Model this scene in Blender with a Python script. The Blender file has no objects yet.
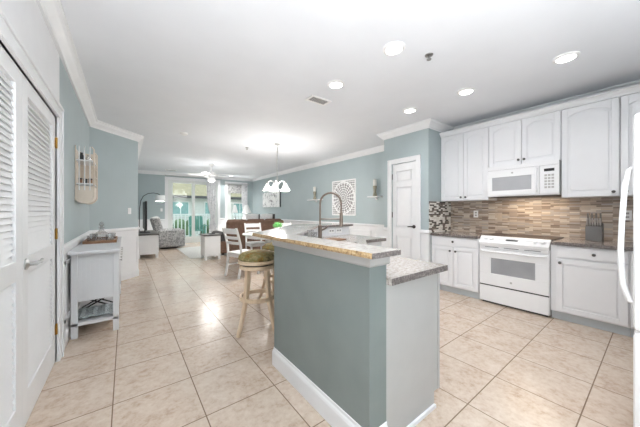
import bpy, bmesh, math, random
from mathutils import Vector, Matrix
random.seed(7)
PI = math.pi
scene = bpy.context.scene
C = scene.collection

# ------------------------------------------------------------------ camera
cam_d = bpy.data.cameras.new('camera')
cam = bpy.data.objects.new('camera', cam_d); C.objects.link(cam)
cam_d.sensor_width = 36.0
cam_d.lens = 257.5 / 640 * 36
cam_d.shift_y = -2.5 / 640
cam_d.clip_start = 0.02; cam_d.clip_end = 300
cam.location = (0, 0, 1.27)
cam.rotation_euler = (PI / 2, 0, -math.atan2(0.603, 0.798))
scene.camera = cam

# ------------------------------------------------------------------ world, lights, exposure
world = bpy.data.worlds.new('world'); scene.world = world
world.use_nodes = True
wn = world.node_tree.nodes; wl = world.node_tree.links
bg = wn['Background']
tc = wn.new('ShaderNodeTexCoord'); sp = wn.new('ShaderNodeSeparateXYZ'); rp = wn.new('ShaderNodeValToRGB')
wl.new(tc.outputs['Generated'], sp.inputs[0]); wl.new(sp.outputs['Z'], rp.inputs['Fac'])
rp.color_ramp.elements[0].position = 0.0; rp.color_ramp.elements[0].color = (0.90, 0.93, 0.95, 1)
rp.color_ramp.elements[1].position = 0.6; rp.color_ramp.elements[1].color = (0.86, 0.94, 1.0, 1)
wl.new(rp.outputs['Color'], bg.inputs['Color'])
bg.inputs['Strength'].default_value = 1.3

def light(name, kind, loc, energy, color=(1, 1, 1), rot=(0, 0, 0), parent=None, **kw):
    d = bpy.data.lights.new(name, kind); d.energy = energy; d.color = color
    for k, v in kw.items(): setattr(d, k, v)
    o = bpy.data.objects.new(name, d); C.objects.link(o)
    o.rotation_euler = rot
    if parent:
        o.parent = parent; o.location = Vector(loc) - ORG[parent.name]
    else: o.location = loc
    return o

# unseen fill light added behind the camera, aimed up at the ceiling
light('bounce_fill', 'AREA', (0.3, -0.62, 0.95), 60, (1, 1, 1), (PI, 0, 0), shape='RECTANGLE', size=1.2, size_y=0.9)

vs = scene.view_settings
vs.view_transform = 'Standard'; vs.look = 'None'; vs.gamma = 1.0; vs.use_curve_mapping = False
vs.exposure = 0.9
scene.display_settings.display_device = 'sRGB'
LAMP_W = 2.8

# ------------------------------------------------------------------ materials
def lin(c):
    r = []
    for v in c:
        v = v / 255
        r.append(v / 12.92 if v <= 0.04045 else ((v + 0.055) / 1.055) ** 2.4)
    return (*r, 1)

def base_mat(name):
    m = bpy.data.materials.new(name); m.use_nodes = True
    nt = m.node_tree
    return m, nt, nt.nodes['Principled BSDF']

def coords(nt, scale=(1, 1, 1), loc=(0, 0, 0), rot=(0, 0, 0)):
    t = nt.nodes.new('ShaderNodeTexCoord'); mp = nt.nodes.new('ShaderNodeMapping')
    mp.inputs['Scale'].default_value = scale; mp.inputs['Location'].default_value = loc; mp.inputs['Rotation'].default_value = rot
    nt.links.new(t.outputs['Object'], mp.inputs['Vector'])
    return mp.outputs['Vector']

def noise(nt, vec, scale, detail=3, rough=0.5):
    n = nt.nodes.new('ShaderNodeTexNoise'); n.inputs['Scale'].default_value = scale
    n.inputs['Detail'].default_value = detail; n.inputs['Roughness'].default_value = rough
    nt.links.new(vec, n.inputs['Vector']); return n.outputs['Fac']

def ramp(nt, fac, stops, interp='LINEAR'):
    r = nt.nodes.new('ShaderNodeValToRGB'); cr = r.color_ramp; cr.interpolation = interp
    while len(cr.elements) < len(stops): cr.elements.new(0.5)
    for e, (p, c) in zip(cr.elements, stops): e.position = p; e.color = lin(c)
    nt.links.new(fac, r.inputs['Fac']); return r.outputs['Color']

def bump(nt, b, h, strength, dist=0.01):
    n = nt.nodes.new('ShaderNodeBump'); n.inputs['Strength'].default_value = strength; n.inputs['Distance'].default_value = dist
    nt.links.new(h, n.inputs['Height']); nt.links.new(n.outputs['Normal'], b.inputs['Normal'])

def paint(name, c, rough=0.5, var=4, scale=6, metal=0.0, bmp=0.0, bscale=80):
    m, nt, b = base_mat(name)
    v = coords(nt)
    f = noise(nt, v, scale)
    lo = tuple(max(0, k - var) for k in c); hi = tuple(min(255, k + var) for k in c)
    nt.links.new(ramp(nt, f, [(0.3, lo), (0.7, hi)]), b.inputs['Base Color'])
    b.inputs['Roughness'].default_value = rough; b.inputs['Metallic'].default_value = metal
    if bmp: bump(nt, b, noise(nt, v, bscale, 2), bmp, 0.004)
    return m

def speckle(name, stops, scale, rough, detail=8, bmp=0.0, stretch=(1, 1, 1)):
    m, nt, b = base_mat(name)
    v = coords(nt, stretch)
    f = noise(nt, v, scale, detail, 0.7)
    nt.links.new(ramp(nt, f, stops), b.inputs['Base Color'])
    b.inputs['Roughness'].default_value = rough
    if bmp: bump(nt, b, f, bmp, 0.01)
    return m

def emit(name, c, s):
    m, nt, b = base_mat(name)
    b.inputs['Base Color'].default_value = lin(c)
    b.inputs['Emission Color'].default_value = lin(c); b.inputs['Emission Strength'].default_value = s
    return m

def clear(name, tint=(245, 250, 250), k=0.08, rough=0.02):
    m, nt, b = base_mat(name)
    t = nt.nodes.new('ShaderNodeBsdfTransparent'); t.inputs['Color'].default_value = lin(tint)
    g = nt.nodes.new('ShaderNodeBsdfGlossy'); g.inputs['Roughness'].default_value = rough
    x = nt.nodes.new('ShaderNodeMixShader'); x.inputs['Fac'].default_value = k
    nt.links.new(t.outputs[0], x.inputs[1]); nt.links.new(g.outputs[0], x.inputs[2])
    nt.links.new(x.outputs[0], nt.nodes['Material Output'].inputs['Surface'])
    return m

def tile_floor():
    m, nt, b = base_mat('beige_floor_tile')
    v = coords(nt, loc=(-0.4, -0.3, 0))
    br = nt.nodes.new('ShaderNodeTexBrick'); br.offset = 0; br.squash = 1
    for k, val in (('Scale', 1.0), ('Brick Width', 0.466), ('Row Height', 0.466), ('Mortar Size', 0.0034), ('Mortar Smooth', 0.1), ('Bias', 0)):
        br.inputs[k].default_value = val
    br.inputs['Color1'].default_value = (0, 0, 0, 1); br.inputs['Color2'].default_value = (1, 1, 1, 1); br.inputs['Mortar'].default_value = (.5, .5, .5, 1)
    nt.links.new(v, br.inputs['Vector'])
    # offset noise per tile
    mx = nt.nodes.new('ShaderNodeVectorMath'); mx.operation = 'MULTIPLY_ADD'
    mx.inputs[1].default_value = (7, 5, 3)
    nt.links.new(br.outputs['Color'], mx.inputs[0]); nt.links.new(v, mx.inputs[2])
    n1 = noise(nt, mx.outputs[0], 5.5, 9, 0.68)
    n2 = noise(nt, mx.outputs[0], 26, 6, 0.65)
    a = nt.nodes.new('ShaderNodeMath'); a.operation = 'MULTIPLY_ADD'; a.inputs[1].default_value = 0.5
    nt.links.new(n2, a.inputs[0]); 
    h = nt.nodes.new('ShaderNodeMath'); h.operation = 'MULTIPLY'; h.inputs[1].default_value = 0.5
    nt.links.new(n1, h.inputs[0]); nt.links.new(h.outputs[0], a.inputs[2])
    col = ramp(nt, a.outputs[0], [(0.34, (180, 156, 136)), (0.45, (202, 183, 166)), (0.54, (211, 195, 179)), (0.66, (219, 206, 193))])
    mix = nt.nodes.new('ShaderNodeMix'); mix.data_type = 'RGBA'
    nt.links.new(br.outputs['Fac'], mix.inputs['Factor']); nt.links.new(col, mix.inputs['A'])
    mix.inputs['B'].default_value = lin((134, 114, 98))
    nt.links.new(mix.outputs['Result'], b.inputs['Base Color'])
    b.inputs['Roughness'].default_value = 0.22
    inv = nt.nodes.new('ShaderNodeMath'); inv.operation = 'SUBTRACT'; inv.inputs[0].default_value = 1.0
    nt.links.new(br.outputs['Fac'], inv.inputs[1]); bump(nt, b, inv.outputs[0], 0.4, 0.003)
    return m

def mosaic(axis):
    m, nt, b = base_mat('glass_stone_mosaic_' + axis)
    rot = {'x': (0, -PI / 2, -PI / 2), 'y': (PI / 2, 0, 0)}[axis]
    t = nt.nodes.new('ShaderNodeTexCoord'); s = nt.nodes.new('ShaderNodeSeparateXYZ'); cb = nt.nodes.new('ShaderNodeCombineXYZ')
    nt.links.new(t.outputs['Object'], s.inputs[0])
    nt.links.new(s.outputs['Y' if axis == 'x' else 'X'], cb.inputs['X']); nt.links.new(s.outputs['Z'], cb.inputs['Y'])
    br = nt.nodes.new('ShaderNodeTexBrick'); br.offset = 0.37; br.offset_frequency = 1; br.squash = 1.4; br.squash_frequency = 3
    for k, val in (('Scale', 1.0), ('Brick Width', 0.095 if axis == 'x' else 0.07), ('Row Height', 0.02 if axis == 'x' else 0.026), ('Mortar Size', 0.0014), ('Mortar Smooth', 0.1), ('Bias', 0)):
        br.inputs[k].default_value = val
    br.inputs['Color1'].default_value = (0, 0, 0, 1); br.inputs['Color2'].default_value = (1, 1, 1, 1)
    nt.links.new(cb.outputs[0], br.inputs['Vector'])
    cs = [(0.0, (132, 116, 104)), (0.10, (164, 148, 134)), (0.26, (186, 172, 158)), (0.40, (154, 142, 132)), (0.52, (204, 194, 182)), (0.66, (172, 164, 158)), (0.80, (190, 174, 156)), (0.92, (144, 128, 114))]
    if axis == 'y': cs = [(0.0, (60, 58, 56)), (0.18, (225, 225, 222)), (0.42, (120, 112, 104)), (0.58, (238, 238, 235)), (0.84, (84, 76, 70))]
    col = ramp(nt, br.outputs['Color'], cs, 'CONSTANT')
    mix = nt.nodes.new('ShaderNodeMix'); mix.data_type = 'RGBA'
    nt.links.new(br.outputs['Fac'], mix.inputs['Factor']); nt.links.new(col, mix.inputs['A']); mix.inputs['B'].default_value = lin((168, 156, 144))
    nt.links.new(mix.outputs['Result'], b.inputs['Base Color']); b.inputs['Roughness'].default_value = 0.3
    return m

def mandala():
    m, nt, b = base_mat('white_fretwork')
    t = nt.nodes.new('ShaderNodeTexCoord'); s = nt.nodes.new('ShaderNodeSeparateXYZ')
    nt.links.new(t.outputs['Object'], s.inputs[0])
    def M(op, a, bb=None):
        n = nt.nodes.new('ShaderNodeMath'); n.operation = op
        for i, v in enumerate((a, bb)):
            if v is None: continue
            if isinstance(v, (int, float)): n.inputs[i].default_value = v
            else: nt.links.new(v, n.inputs[i])
        return n.outputs[0]
    y = s.outputs['Y']; z = M('SUBTRACT', s.outputs['Z'], 0.475)
    r = M('SQRT', M('ADD', M('MULTIPLY', y, y), M('MULTIPLY', z, z)))
    th = M('ARCTAN2', z, y)
    a = M('MULTIPLY', M('SINE', M('MULTIPLY', r, 50)), M('SINE', M('MULTIPLY', th, 11)))
    c = M('MULTIPLY', M('SINE', M('MULTIPLY', y, 54)), M('SINE', M('MULTIPLY', z, 54)))
    inside = M('LESS_THAN', r, 0.42)
    p = M('ADD', M('MULTIPLY', a, inside), M('MULTIPLY', c, M('SUBTRACT', 1.0, inside)))
    hole = M('GREATER_THAN', M('ABSOLUTE', p), 0.30)
    edge = M('MULTIPLY', M('LESS_THAN', M('ABSOLUTE', y), 0.43), M('LESS_THAN', M('ABSOLUTE', z), 0.44))
    band = M('GREATER_THAN', M('ABSOLUTE', M('SUBTRACT', r, 0.42)), 0.02)
    f = M('MULTIPLY', M('MULTIPLY', hole, edge), band)
    mix = nt.nodes.new('ShaderNodeMix'); mix.data_type = 'RGBA'
    nt.links.new(f, mix.inputs['Factor']); mix.inputs['A'].default_value = lin((240, 240, 240)); mix.inputs['B'].default_value = lin((138, 136, 138))
    nt.links.new(mix.outputs['Result'], b.inputs['Base Color']); b.inputs['Roughness'].default_value = 0.6
    return m

M = {}
WALL = (172, 185, 188)
M['wall'] = paint('teal_grey_wall_paint', WALL, 0.6, 2, 3)
M['island'] = paint('slate_teal_paint', (128, 137, 136), 0.55, 3, 4)
M['ceil'] = paint('ceiling_paint', (230, 233, 238), 0.8, 2, 2)
M['trim'] = paint('white_trim_paint', (232, 233, 235), 0.4, 2)
M['cab'] = paint('white_cabinet_lacquer', (234, 235, 238), 0.35, 1)
M['toe'] = paint('pale_grey_toe_board', (196, 202, 206), 0.5, 3)
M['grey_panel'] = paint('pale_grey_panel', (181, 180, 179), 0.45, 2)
M['appl'] = paint('white_appliance_enamel', (238, 239, 241), 0.18, 1)
M['ovenglass'] = paint('grey_oven_window', (160, 162, 166), 0.12, 4)
M['mwglass'] = paint('microwave_window', (176, 178, 182), 0.15, 3)
M['blackgl'] = paint('black_ceramic_glass', (62, 48, 42), 0.28, 4)
M['black'] = paint('black_plastic', (28, 28, 30), 0.4, 3)
M['dark'] = paint('charcoal', (62, 62, 64), 0.5, 4)
M['blockgrey'] = paint('stone_grey_block', (104, 102, 100), 0.45, 4)
M['knob'] = paint('pewter_knob', (88, 86, 86), 0.35, 8, 30, 0.8)
M['chrome'] = paint('chrome', (205, 206, 208), 0.15, 3, 10, 1.0)
M['steel'] = paint('brushed_steel', (150, 148, 146), 0.3, 6, 30, 0.9)
M['bronze'] = paint('brushed_bronze', (124, 110, 100), 0.32, 8, 20, 0.85)
M['brass'] = paint('brass', (190, 150, 80), 0.3, 6, 20, 0.9)
M['nickel'] = paint('brushed_nickel', (190, 190, 190), 0.3, 5, 20, 0.8)
M['floor'] = tile_floor()
M['granite'] = speckle('speckled_granite', [(0.30, (112, 102, 98)), (0.42, (170, 160, 154)), (0.52, (194, 186, 180)), (0.62, (208, 202, 197)), (0.72, (160, 140, 126))], 52, 0.12)
M['bargranite'] = speckle('pale_granite', [(0.30, (150, 142, 136)), (0.42, (204, 196, 190)), (0.56, (224, 218, 213)), (0.72, (206, 192, 180))], 28, 0.1)
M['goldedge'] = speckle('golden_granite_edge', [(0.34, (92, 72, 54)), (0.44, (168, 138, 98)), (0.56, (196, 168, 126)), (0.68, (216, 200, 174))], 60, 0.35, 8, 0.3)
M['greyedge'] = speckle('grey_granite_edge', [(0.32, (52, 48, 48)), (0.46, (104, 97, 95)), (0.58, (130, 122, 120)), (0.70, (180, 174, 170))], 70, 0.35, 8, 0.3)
M['counter'] = speckle('kitchen_granite', [(0.30, (78, 72, 70)), (0.45, (140, 130, 126)), (0.58, (168, 158, 152)), (0.72, (112, 98, 90))], 60, 0.15)
M['mosx'] = mosaic('x'); M['mosy'] = mosaic('y')
M['wood'] = speckle('limed_oak', [(0.3, (204, 178, 148)), (0.5, (222, 198, 170)), (0.7, (230, 212, 188))], 9, 0.45, 6, 0, (1, 1, 0.15))
M['brownwood'] = speckle('brown_wood', [(0.3, (120, 84, 58)), (0.7, (160, 120, 88))], 14, 0.45, 5, 0, (0.2, 1, 1))
M['darkwood'] = speckle('dark_stained_wood', [(0.3, (58, 52, 50)), (0.7, (84, 76, 72))], 14, 0.3, 5, 0, (0.2, 1, 1))
M['tapestry'] = speckle('olive_tapestry', [(0.34, (92, 70, 34)), (0.44, (150, 116, 56)), (0.52, (132, 128, 84)), (0.60, (178, 160, 116)), (0.68, (104, 96, 62))], 9, 0.8, 4)
M['whitewood'] = paint('white_painted_wood', (236, 236, 236), 0.4, 2)
M['brownfab'] = speckle('brown_upholstery', [(0.35, (104, 80, 66)), (0.65, (132, 104, 88))], 20, 0.85, 5)
M['charfab'] = speckle('charcoal_fabric_arm_shade', [(0.35, (66, 64, 64)), (0.65, (88, 84, 82))], 20, 0.85, 5)
M['greyfab'] = speckle('grey_woven_fabric', [(0.38, (112, 112, 112)), (0.5, (160, 160, 160)), (0.62, (196, 196, 194))], 26, 0.9, 6)
M['whitefab'] = speckle('white_pillow_fabric', [(0.35, (206, 208, 208)), (0.65, (232, 232, 232))], 14, 0.9, 4)
M['curtain'] = speckle('white_patterned_curtain', [(0.40, (200, 202, 206)), (0.52, (236, 236, 238)), (0.64, (214, 216, 220))], 9, 0.9, 3)
M['rug'] = speckle('pale_grey_rug', [(0.35, (190, 190, 186)), (0.65, (212, 212, 208))], 40, 0.95, 4, 0.3)
M['beigerack'] = paint('cream_painted_wood', (226, 213, 198), 0.5, 6)
M['bead'] = paint('cool_white_paint', (222, 223, 226), 0.45, 2)
M['glass'] = clear('window_glass', (250, 253, 252), 0.012)
M['crystal'] = clear('cut_crystal', (240, 240, 240), 0.22, 0.12)
M['shade_on'] = emit('lit_frosted_glass', (255, 253, 248), 1.1)
M['lens'] = emit('downlight_lens', (255, 253, 250), 9.0)
M['shade'] = paint('white_linen_shade', (236, 238, 238), 0.8, 3)
M['plastic'] = paint('white_plastic', (240, 240, 240), 0.35, 1)
M['green'] = speckle('succulent_green', [(0.3, (52, 120, 58)), (0.7, (124, 190, 110))], 40, 0.6)
M['ceramic'] = paint('white_ceramic', (236, 236, 234), 0.2, 2)
M['screen'] = paint('television_screen', (22, 23, 26), 0.12, 2)
M['tray'] = speckle('blue_grey_patterned_tray', [(0.40, (120, 130, 136)), (0.5, (196, 204, 206)), (0.6, (150, 162, 168))], 24, 0.4, 2, 0, (3, 1, 1))
M['holder'] = speckle('mottled_stone', [(0.35, (128, 128, 112)), (0.65, (160, 152, 132))], 30, 0.5)
M['wax'] = paint('candle_wax', (236, 234, 226), 0.5, 2)
M['mandala'] = mandala()
M['floral'] = speckle('ink_flowers_on_white', [(0.34, (84, 86, 90)), (0.39, (150, 152, 154)), (0.44, (214, 216, 218)), (0.50, (236, 238, 238))], 5.5, 0.7, 5)
M['siding'] = paint('white_clapboard', (196, 200, 196), 0.7, 4)
M['shingle'] = speckle('tan_shingles', [(0.35, (134, 128, 104)), (0.65, (156, 150, 126))], 3, 0.9, 6)
M['tealglass'] = paint('far_window_glass', (120, 160, 158), 0.1, 10)
M['deck'] = paint('pale_deck', (200, 204, 200), 0.8, 4)
M['vinyl'] = paint('white_vinyl', (222, 226, 224), 0.4, 2)
M['tealchair'] = paint('sea_green_paint', (96, 150, 138), 0.5, 4)
M['leaf'] = speckle('hedge_green', [(0.35, (58, 82, 58)), (0.65, (112, 136, 100))], 6, 0.9, 6)
M['lawn'] = speckle('lawn', [(0.35, (110, 128, 92)), (0.65, (148, 160, 124))], 1, 0.9, 6)
M['frostgreen'] = clear('green_tinted_glass', (150, 196, 180), 0.15)

# ------------------------------------------------------------------ mesh builder
ORG = {}
class MB:
    def __init__(s): s.bm = bmesh.new()
    def box(s, x0, x1, y0, y1, z0, z1):
        x0, x1 = sorted((x0, x1)); y0, y1 = sorted((y0, y1)); z0, z1 = sorted((z0, z1))
        v = [s.bm.verts.new(p) for p in ((x0,y0,z0),(x1,y0,z0),(x1,y1,z0),(x0,y1,z0),(x0,y0,z1),(x1,y0,z1),(x1,y1,z1),(x0,y1,z1))]
        for f in ((0,3,2,1),(4,5,6,7),(0,1,5,4),(1,2,6,5),(2,3,7,6),(3,0,4,7)): s.bm.faces.new([v[i] for i in f])
        return s
    def obox(s, c, size, rz=0, rx=0, ry=0):
        m = Matrix.Translation(c) @ Matrix.Rotation(rz, 4, 'Z') @ Matrix.Rotation(rx, 4, 'X') @ Matrix.Rotation(ry, 4, 'Y')
        a, b, d = (k / 2 for k in size)
        v = [s.bm.verts.new(m @ Vector(p)) for p in ((-a,-b,-d),(a,-b,-d),(a,b,-d),(-a,b,-d),(-a,-b,d),(a,-b,d),(a,b,d),(-a,b,d))]
        for f in ((0,3,2,1),(4,5,6,7),(0,1,5,4),(1,2,6,5),(2,3,7,6),(3,0,4,7)): s.bm.faces.new([v[i] for i in f])
        return s
    def tube(s, pts, r, seg=10):
        pts = [Vector(p) for p in pts]; n = len(pts)
        rr = r if isinstance(r, (list, tuple)) else [r] * n
        rings = []; up = None
        for i, p in enumerate(pts):
            t = (pts[min(i + 1, n - 1)] - pts[max(i - 1, 0)]).normalized()
            if up is None:
                up = Vector((0, 0, 1)) if abs(t.z) < 0.9 else Vector((1, 0, 0))
            a = t.cross(up)
            if a.length < 1e-5: a = t.cross(Vector((0, 1, 0)))
            a.normalize(); b = a.cross(t).normalized(); up = b
            rings.append([s.bm.verts.new(p + (a * math.cos(2*PI*k/seg) + b * math.sin(2*PI*k/seg)) * rr[i]) for k in range(seg)])
        for i in range(n - 1):
            for k in range(seg):
                s.bm.faces.new((rings[i][k], rings[i][(k+1) % seg], rings[i+1][(k+1) % seg], rings[i+1][k]))
        s.bm.faces.new(rings[0][::-1]); s.bm.faces.new(rings[-1])
        return s
    def lathe(s, prof, c=(0, 0, 0), seg=24, axis='z', rot=None):
        c = Vector(c); rings = []
        def P(r, z, k):
            a = 2 * PI * k / seg
            if axis == 'z': v = Vector((r*math.cos(a), r*math.sin(a), z))
            elif axis == 'x': v = Vector((z, r*math.cos(a), r*math.sin(a)))
            else: v = Vector((r*math.sin(a), z, r*math.cos(a)))
            if rot: v = rot @ v
            return c + v
        for r, z in prof:
            if r < 1e-6: rings.append([s.bm.verts.new(P(0, z, 0))])
            else: rings.append([s.bm.verts.new(P(r, z, k)) for k in range(seg)])
        for i in range(len(rings) - 1):
            A, B = rings[i], rings[i+1]
            for k in range(seg):
                k2 = (k + 1) % seg
                if len(A) == 1 and len(B) == 1: break
                if len(A) == 1: s.bm.faces.new((A[0], B[k2], B[k]))
                elif len(B) == 1: s.bm.faces.new((A[k], A[k2], B[0]))
                else: s.bm.faces.new((A[k], A[k2], B[k2], B[k]))
        return s
    def prism(s, poly, z0, z1):
        a = [s.bm.verts.new((x, y, z0)) for x, y in poly]; b = [s.bm.verts.new((x, y, z1)) for x, y in poly]
        n = len(poly)
        s.bm.faces.new(a[::-1]); s.bm.faces.new(b)
        for i in range(n): s.bm.faces.new((a[i], a[(i+1) % n], b[(i+1) % n], b[i]))
        return s
    def hprism(s, poly, fn, t0, t1):
        # polygon in (u,v) extruded along t; fn(u,v,t)->xyz
        a = [s.bm.verts.new(fn(u, v, t0)) for u, v in poly]; b = [s.bm.verts.new(fn(u, v, t1)) for u, v in poly]
        n = len(poly)
        s.bm.faces.new(a[::-1]); s.bm.faces.new(b)
        for i in range(n): s.bm.faces.new((a[i], a[(i+1) % n], b[(i+1) % n], b[i]))
        return s
    def ball(s, c, r, sc=(1, 1, 1), u=14, v=9):
        m = Matrix.Translation(c) @ Matrix.Diagonal((sc[0], sc[1], sc[2], 1))
        bmesh.ops.create_uvsphere(s.bm, u_segments=u, v_segments=v, radius=r, matrix=m); return s
    def molding(s, path, prof):
        # prof: (offset to the right of travel, z)
        P = [Vector(p) for p in path]; n = len(P); nor = []
        for i in range(n - 1):
            d = (P[i+1] - P[i]).normalized(); nor.append(Vector((d.y, -d.x)))
        rings = []
        for i in range(n):
            if i == 0: m = nor[0]
            elif i == n - 1: m = nor[-1]
            else:
                m = nor[i-1] + nor[i]; m = m / (m.length_squared / 2) if m.length > 1e-6 else nor[i]
            rings.append([s.bm.verts.new((P[i].x + m.x*o, P[i].y + m.y*o, z)) for o, z in prof])
        k = len(prof)
        for i in range(n - 1):
            for j in range(k):
                s.bm.faces.new((rings[i][j], rings[i+1][j], rings[i+1][(j+1) % k], rings[i][(j+1) % k]))
        s.bm.faces.new(rings[0]); s.bm.faces.new(rings[-1][::-1])
        return s
    def build(s, name, mat, parent=None, bevel=0.0, smooth=False, origin=None, subsurf=0):
        bmesh.ops.recalc_face_normals(s.bm, faces=s.bm.faces)
        if parent is not None: org = ORG[parent.name]
        elif origin is not None: org = Vector(origin)
        else:
            xs = [v.co for v in s.bm.verts]
            org = Vector(((min(v.x for v in xs)+max(v.x for v in xs))/2, (min(v.y for v in xs)+max(v.y for v in xs))/2, min(v.z for v in xs)))
        bmesh.ops.translate(s.bm, verts=s.bm.verts, vec=-org)
        me = bpy.data.meshes.new(name); s.bm.to_mesh(me); s.bm.free()
        me.materials.append(M[mat] if isinstance(mat, str) else mat)
        o = bpy.data.objects.new(name, me); C.objects.link(o)
        if parent is not None: o.parent = parent
        else: o.location = org
        ORG[o.name] = org
        if smooth:
            for p in me.polygons: p.use_smooth = True
            if smooth != 'all':
                md = o.modifiers.new('split', 'EDGE_SPLIT'); md.split_angle = math.radians(40)
        if bevel:
            md = o.modifiers.new('bevel', 'BEVEL'); md.width = bevel; md.segments = 2; md.limit_method = 'ANGLE'; md.angle_limit = math.radians(40)
        if subsurf:
            md = o.modifiers.new('sub', 'SUBSURF'); md.levels = subsurf; md.render_levels = subsurf
            for p in me.polygons: p.use_smooth = True
        return o

def tag(o, label, cat, group=None, kind=None):
    o['label'] = label; o['category'] = cat
    if group: o['group'] = group
    if kind: o['kind'] = kind
    return o
def thing(name, loc, label, cat, group=None, kind=None):
    o = bpy.data.objects.new(name, None); C.objects.link(o); o.location = loc
    o.empty_display_size = 0.1
    ORG[o.name] = Vector(loc)
    return tag(o, label, cat, group, kind)
def struct(name, mb, mat, label, cat, **kw):
    o = mb.build(name, mat, origin=kw.pop('origin', (0, 0, 0)), **kw); o['kind'] = 'structure'; o['label'] = label; o['category'] = cat; return o
def dup(root, loc, rz=0, label=None):
    def cp(o, parent):
        c = o.copy(); C.objects.link(c); ORG[c.name] = ORG[o.name]
        if parent: c.parent = parent
        for ch in [x for x in bpy.data.objects if x.parent == o]: cp(ch, c)
        return c
    r = cp(root, None); r.location = loc; r.rotation_euler = (0, 0, rz)
    if label: r['label'] = label
    return r

# ------------------------------------------------------------------ room shell
H = 2.74
XA, XR, YF = -0.46, 4.68, 11.35
B0, B1 = (XA, 5.524), (0.196, 6.18)
PX, PY0, PY1 = 3.95, 2.287, 3.19
YB = -1.2
struct('floor', MB().prism([(XA-.2, YB), (XR+.15, YB), (XR+.15, YF+.15), (XA-.2, YF+.15)], -0.1, 0), 'floor', 'floor of large square beige stone-look tiles', 'floor')
struct('ceiling', MB().prism([(XA-.2, YB), (XR+.15, YB), (XR+.15, YF+.15), (XA-.2, YF+.15)], H, H+0.1), 'ceil', 'flat pale grey-white ceiling over kitchen and living room', 'ceiling')

# left wall with closet door opening
DY0, DY1, DH = 1.32, 3.06, 2.06
m = MB(); m.box(XA-.14, XA, YB, DY0, 0, H); m.box(XA-.14, XA, DY0, DY1, DH, H); m.box(XA-.14, XA, DY1, 3.17, 0, H)
m.box(XA-.9, XA-.88, DY0-.1, DY1+.1, 0, H)
struct('wall_left', m, 'trim', 'white wall section around and above the louvered closet doors', 'wall')
m = MB(); m.prism([(XA, 3.17), B0, B1, (0.196, YF), (0.05, YF), (0.05, 6.24), (XA-.14, 5.6), (XA-.14, 3.17)], 0, H)
struct('wall_left_living', m, 'wall', 'pale teal left wall that angles out behind the console table', 'wall')
# far wall with sliding door + window openings
SX0, SX1, SH = 1.30, 3.12, 2.47
WX0, WX1, WZ0, WZ1 = 3.53, 4.33, 0.55, 2.45
m = MB()
m.box(0.05, SX0, YF, YF+.15, 0, H); m.box(SX0, SX1, YF, YF+.15, SH, H); m.box(SX1, WX0, YF, YF+.15, 0, H)
m.box(WX0, WX1, YF, YF+.15, 0, WZ0); m.box(WX0, WX1, YF, YF+.15, WZ1, H); m.box(WX1, XR+.15, YF, YF+.15, 0, H)
struct('wall_far', m, 'wall', 'teal grey far wall with the sliding glass door and tall window', 'wall')
struct('wall_right', MB().box(XR, XR+.15, YB, YF, 0, H), 'wall', 'long teal grey right wall behind kitchen and dining area', 'wall')
struct('wall_back', MB().box(XA-.2, XR+.15, YB-.12, YB, 0, H), 'wall', 'teal grey back wall behind the camera', 'wall')
# pantry block with door recess
PDY0, PDY1, PDH = 2.505, 3.01, 2.13
m = MB()
m.box(PX, PX+.1, PY0, PDY0, 0, H); m.box(PX, PX+.1, PDY1, PY1, 0, H); m.box(PX, PX+.1, PDY0, PDY1, PDH, H)
m.box(PX+.1, XR, PY0, PY0+.1, 0, H); m.box(PX+.1, XR, PY1-.1, PY1, 0, H)
struct('wall_pantry', m, 'wall', 'teal grey pantry enclosure jutting out left of the kitchen cabinets', 'wall')

# crown mouldings
crown = [(0, H), (0.10, H), (0.10, H-.018), (0.085, H-.024), (0.072, H-.05), (0.03, H-.088), (0.022, H-.10), (0.018, H-.115), (0, H-.115)]
room = [(XA, YB), B0, B1, (0.196, YF), (XR, YF), (XR, PY1), (PX, PY1), (PX, PY0), (XR, PY0), (XR, YB)]
struct('trim_1', MB().molding(room, crown), 'trim', 'white crown moulding running round the ceiling edge', 'moulding')
# wainscot + chair rail + baseboards
def segs(paths, prof, name, mat, label, cat):
    m = MB()
    for p in paths: m.molding(p, prof)
    return struct(name, m, mat, label, cat)
wpaths = [[(XA, 3.17), B0, B1, (0.196, YF), (1.19, YF)], [(3.23, YF), (3.43, YF)], [(4.43, YF), (XR, YF), (XR, PY1), (PX, PY1), (PX, 3.09)], [(PX, 2.425), (PX, PY0), (4.0, PY0)]]
segs(wpaths, [(0, 0.10), (0.008, 0.10), (0.008, 0.90), (0, 0.90)], 'trim_2', 'trim', 'white wainscot panelling below the chair rail', 'wainscot')
segs(wpaths, [(0, 0.90), (0.016, 0.90), (0.03, 0.915), (0.03, 0.94), (0.02, 0.955), (0, 0.96)], 'trim_3', 'trim', 'white chair rail capping the wainscot', 'chair rail')
segs(wpaths, [(0, 0), (0.016, 0), (0.016, 0.11), (0.01, 0.13), (0, 0.135)], 'baseboard_room', 'trim', 'white baseboard along the walls', 'baseboard')
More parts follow.
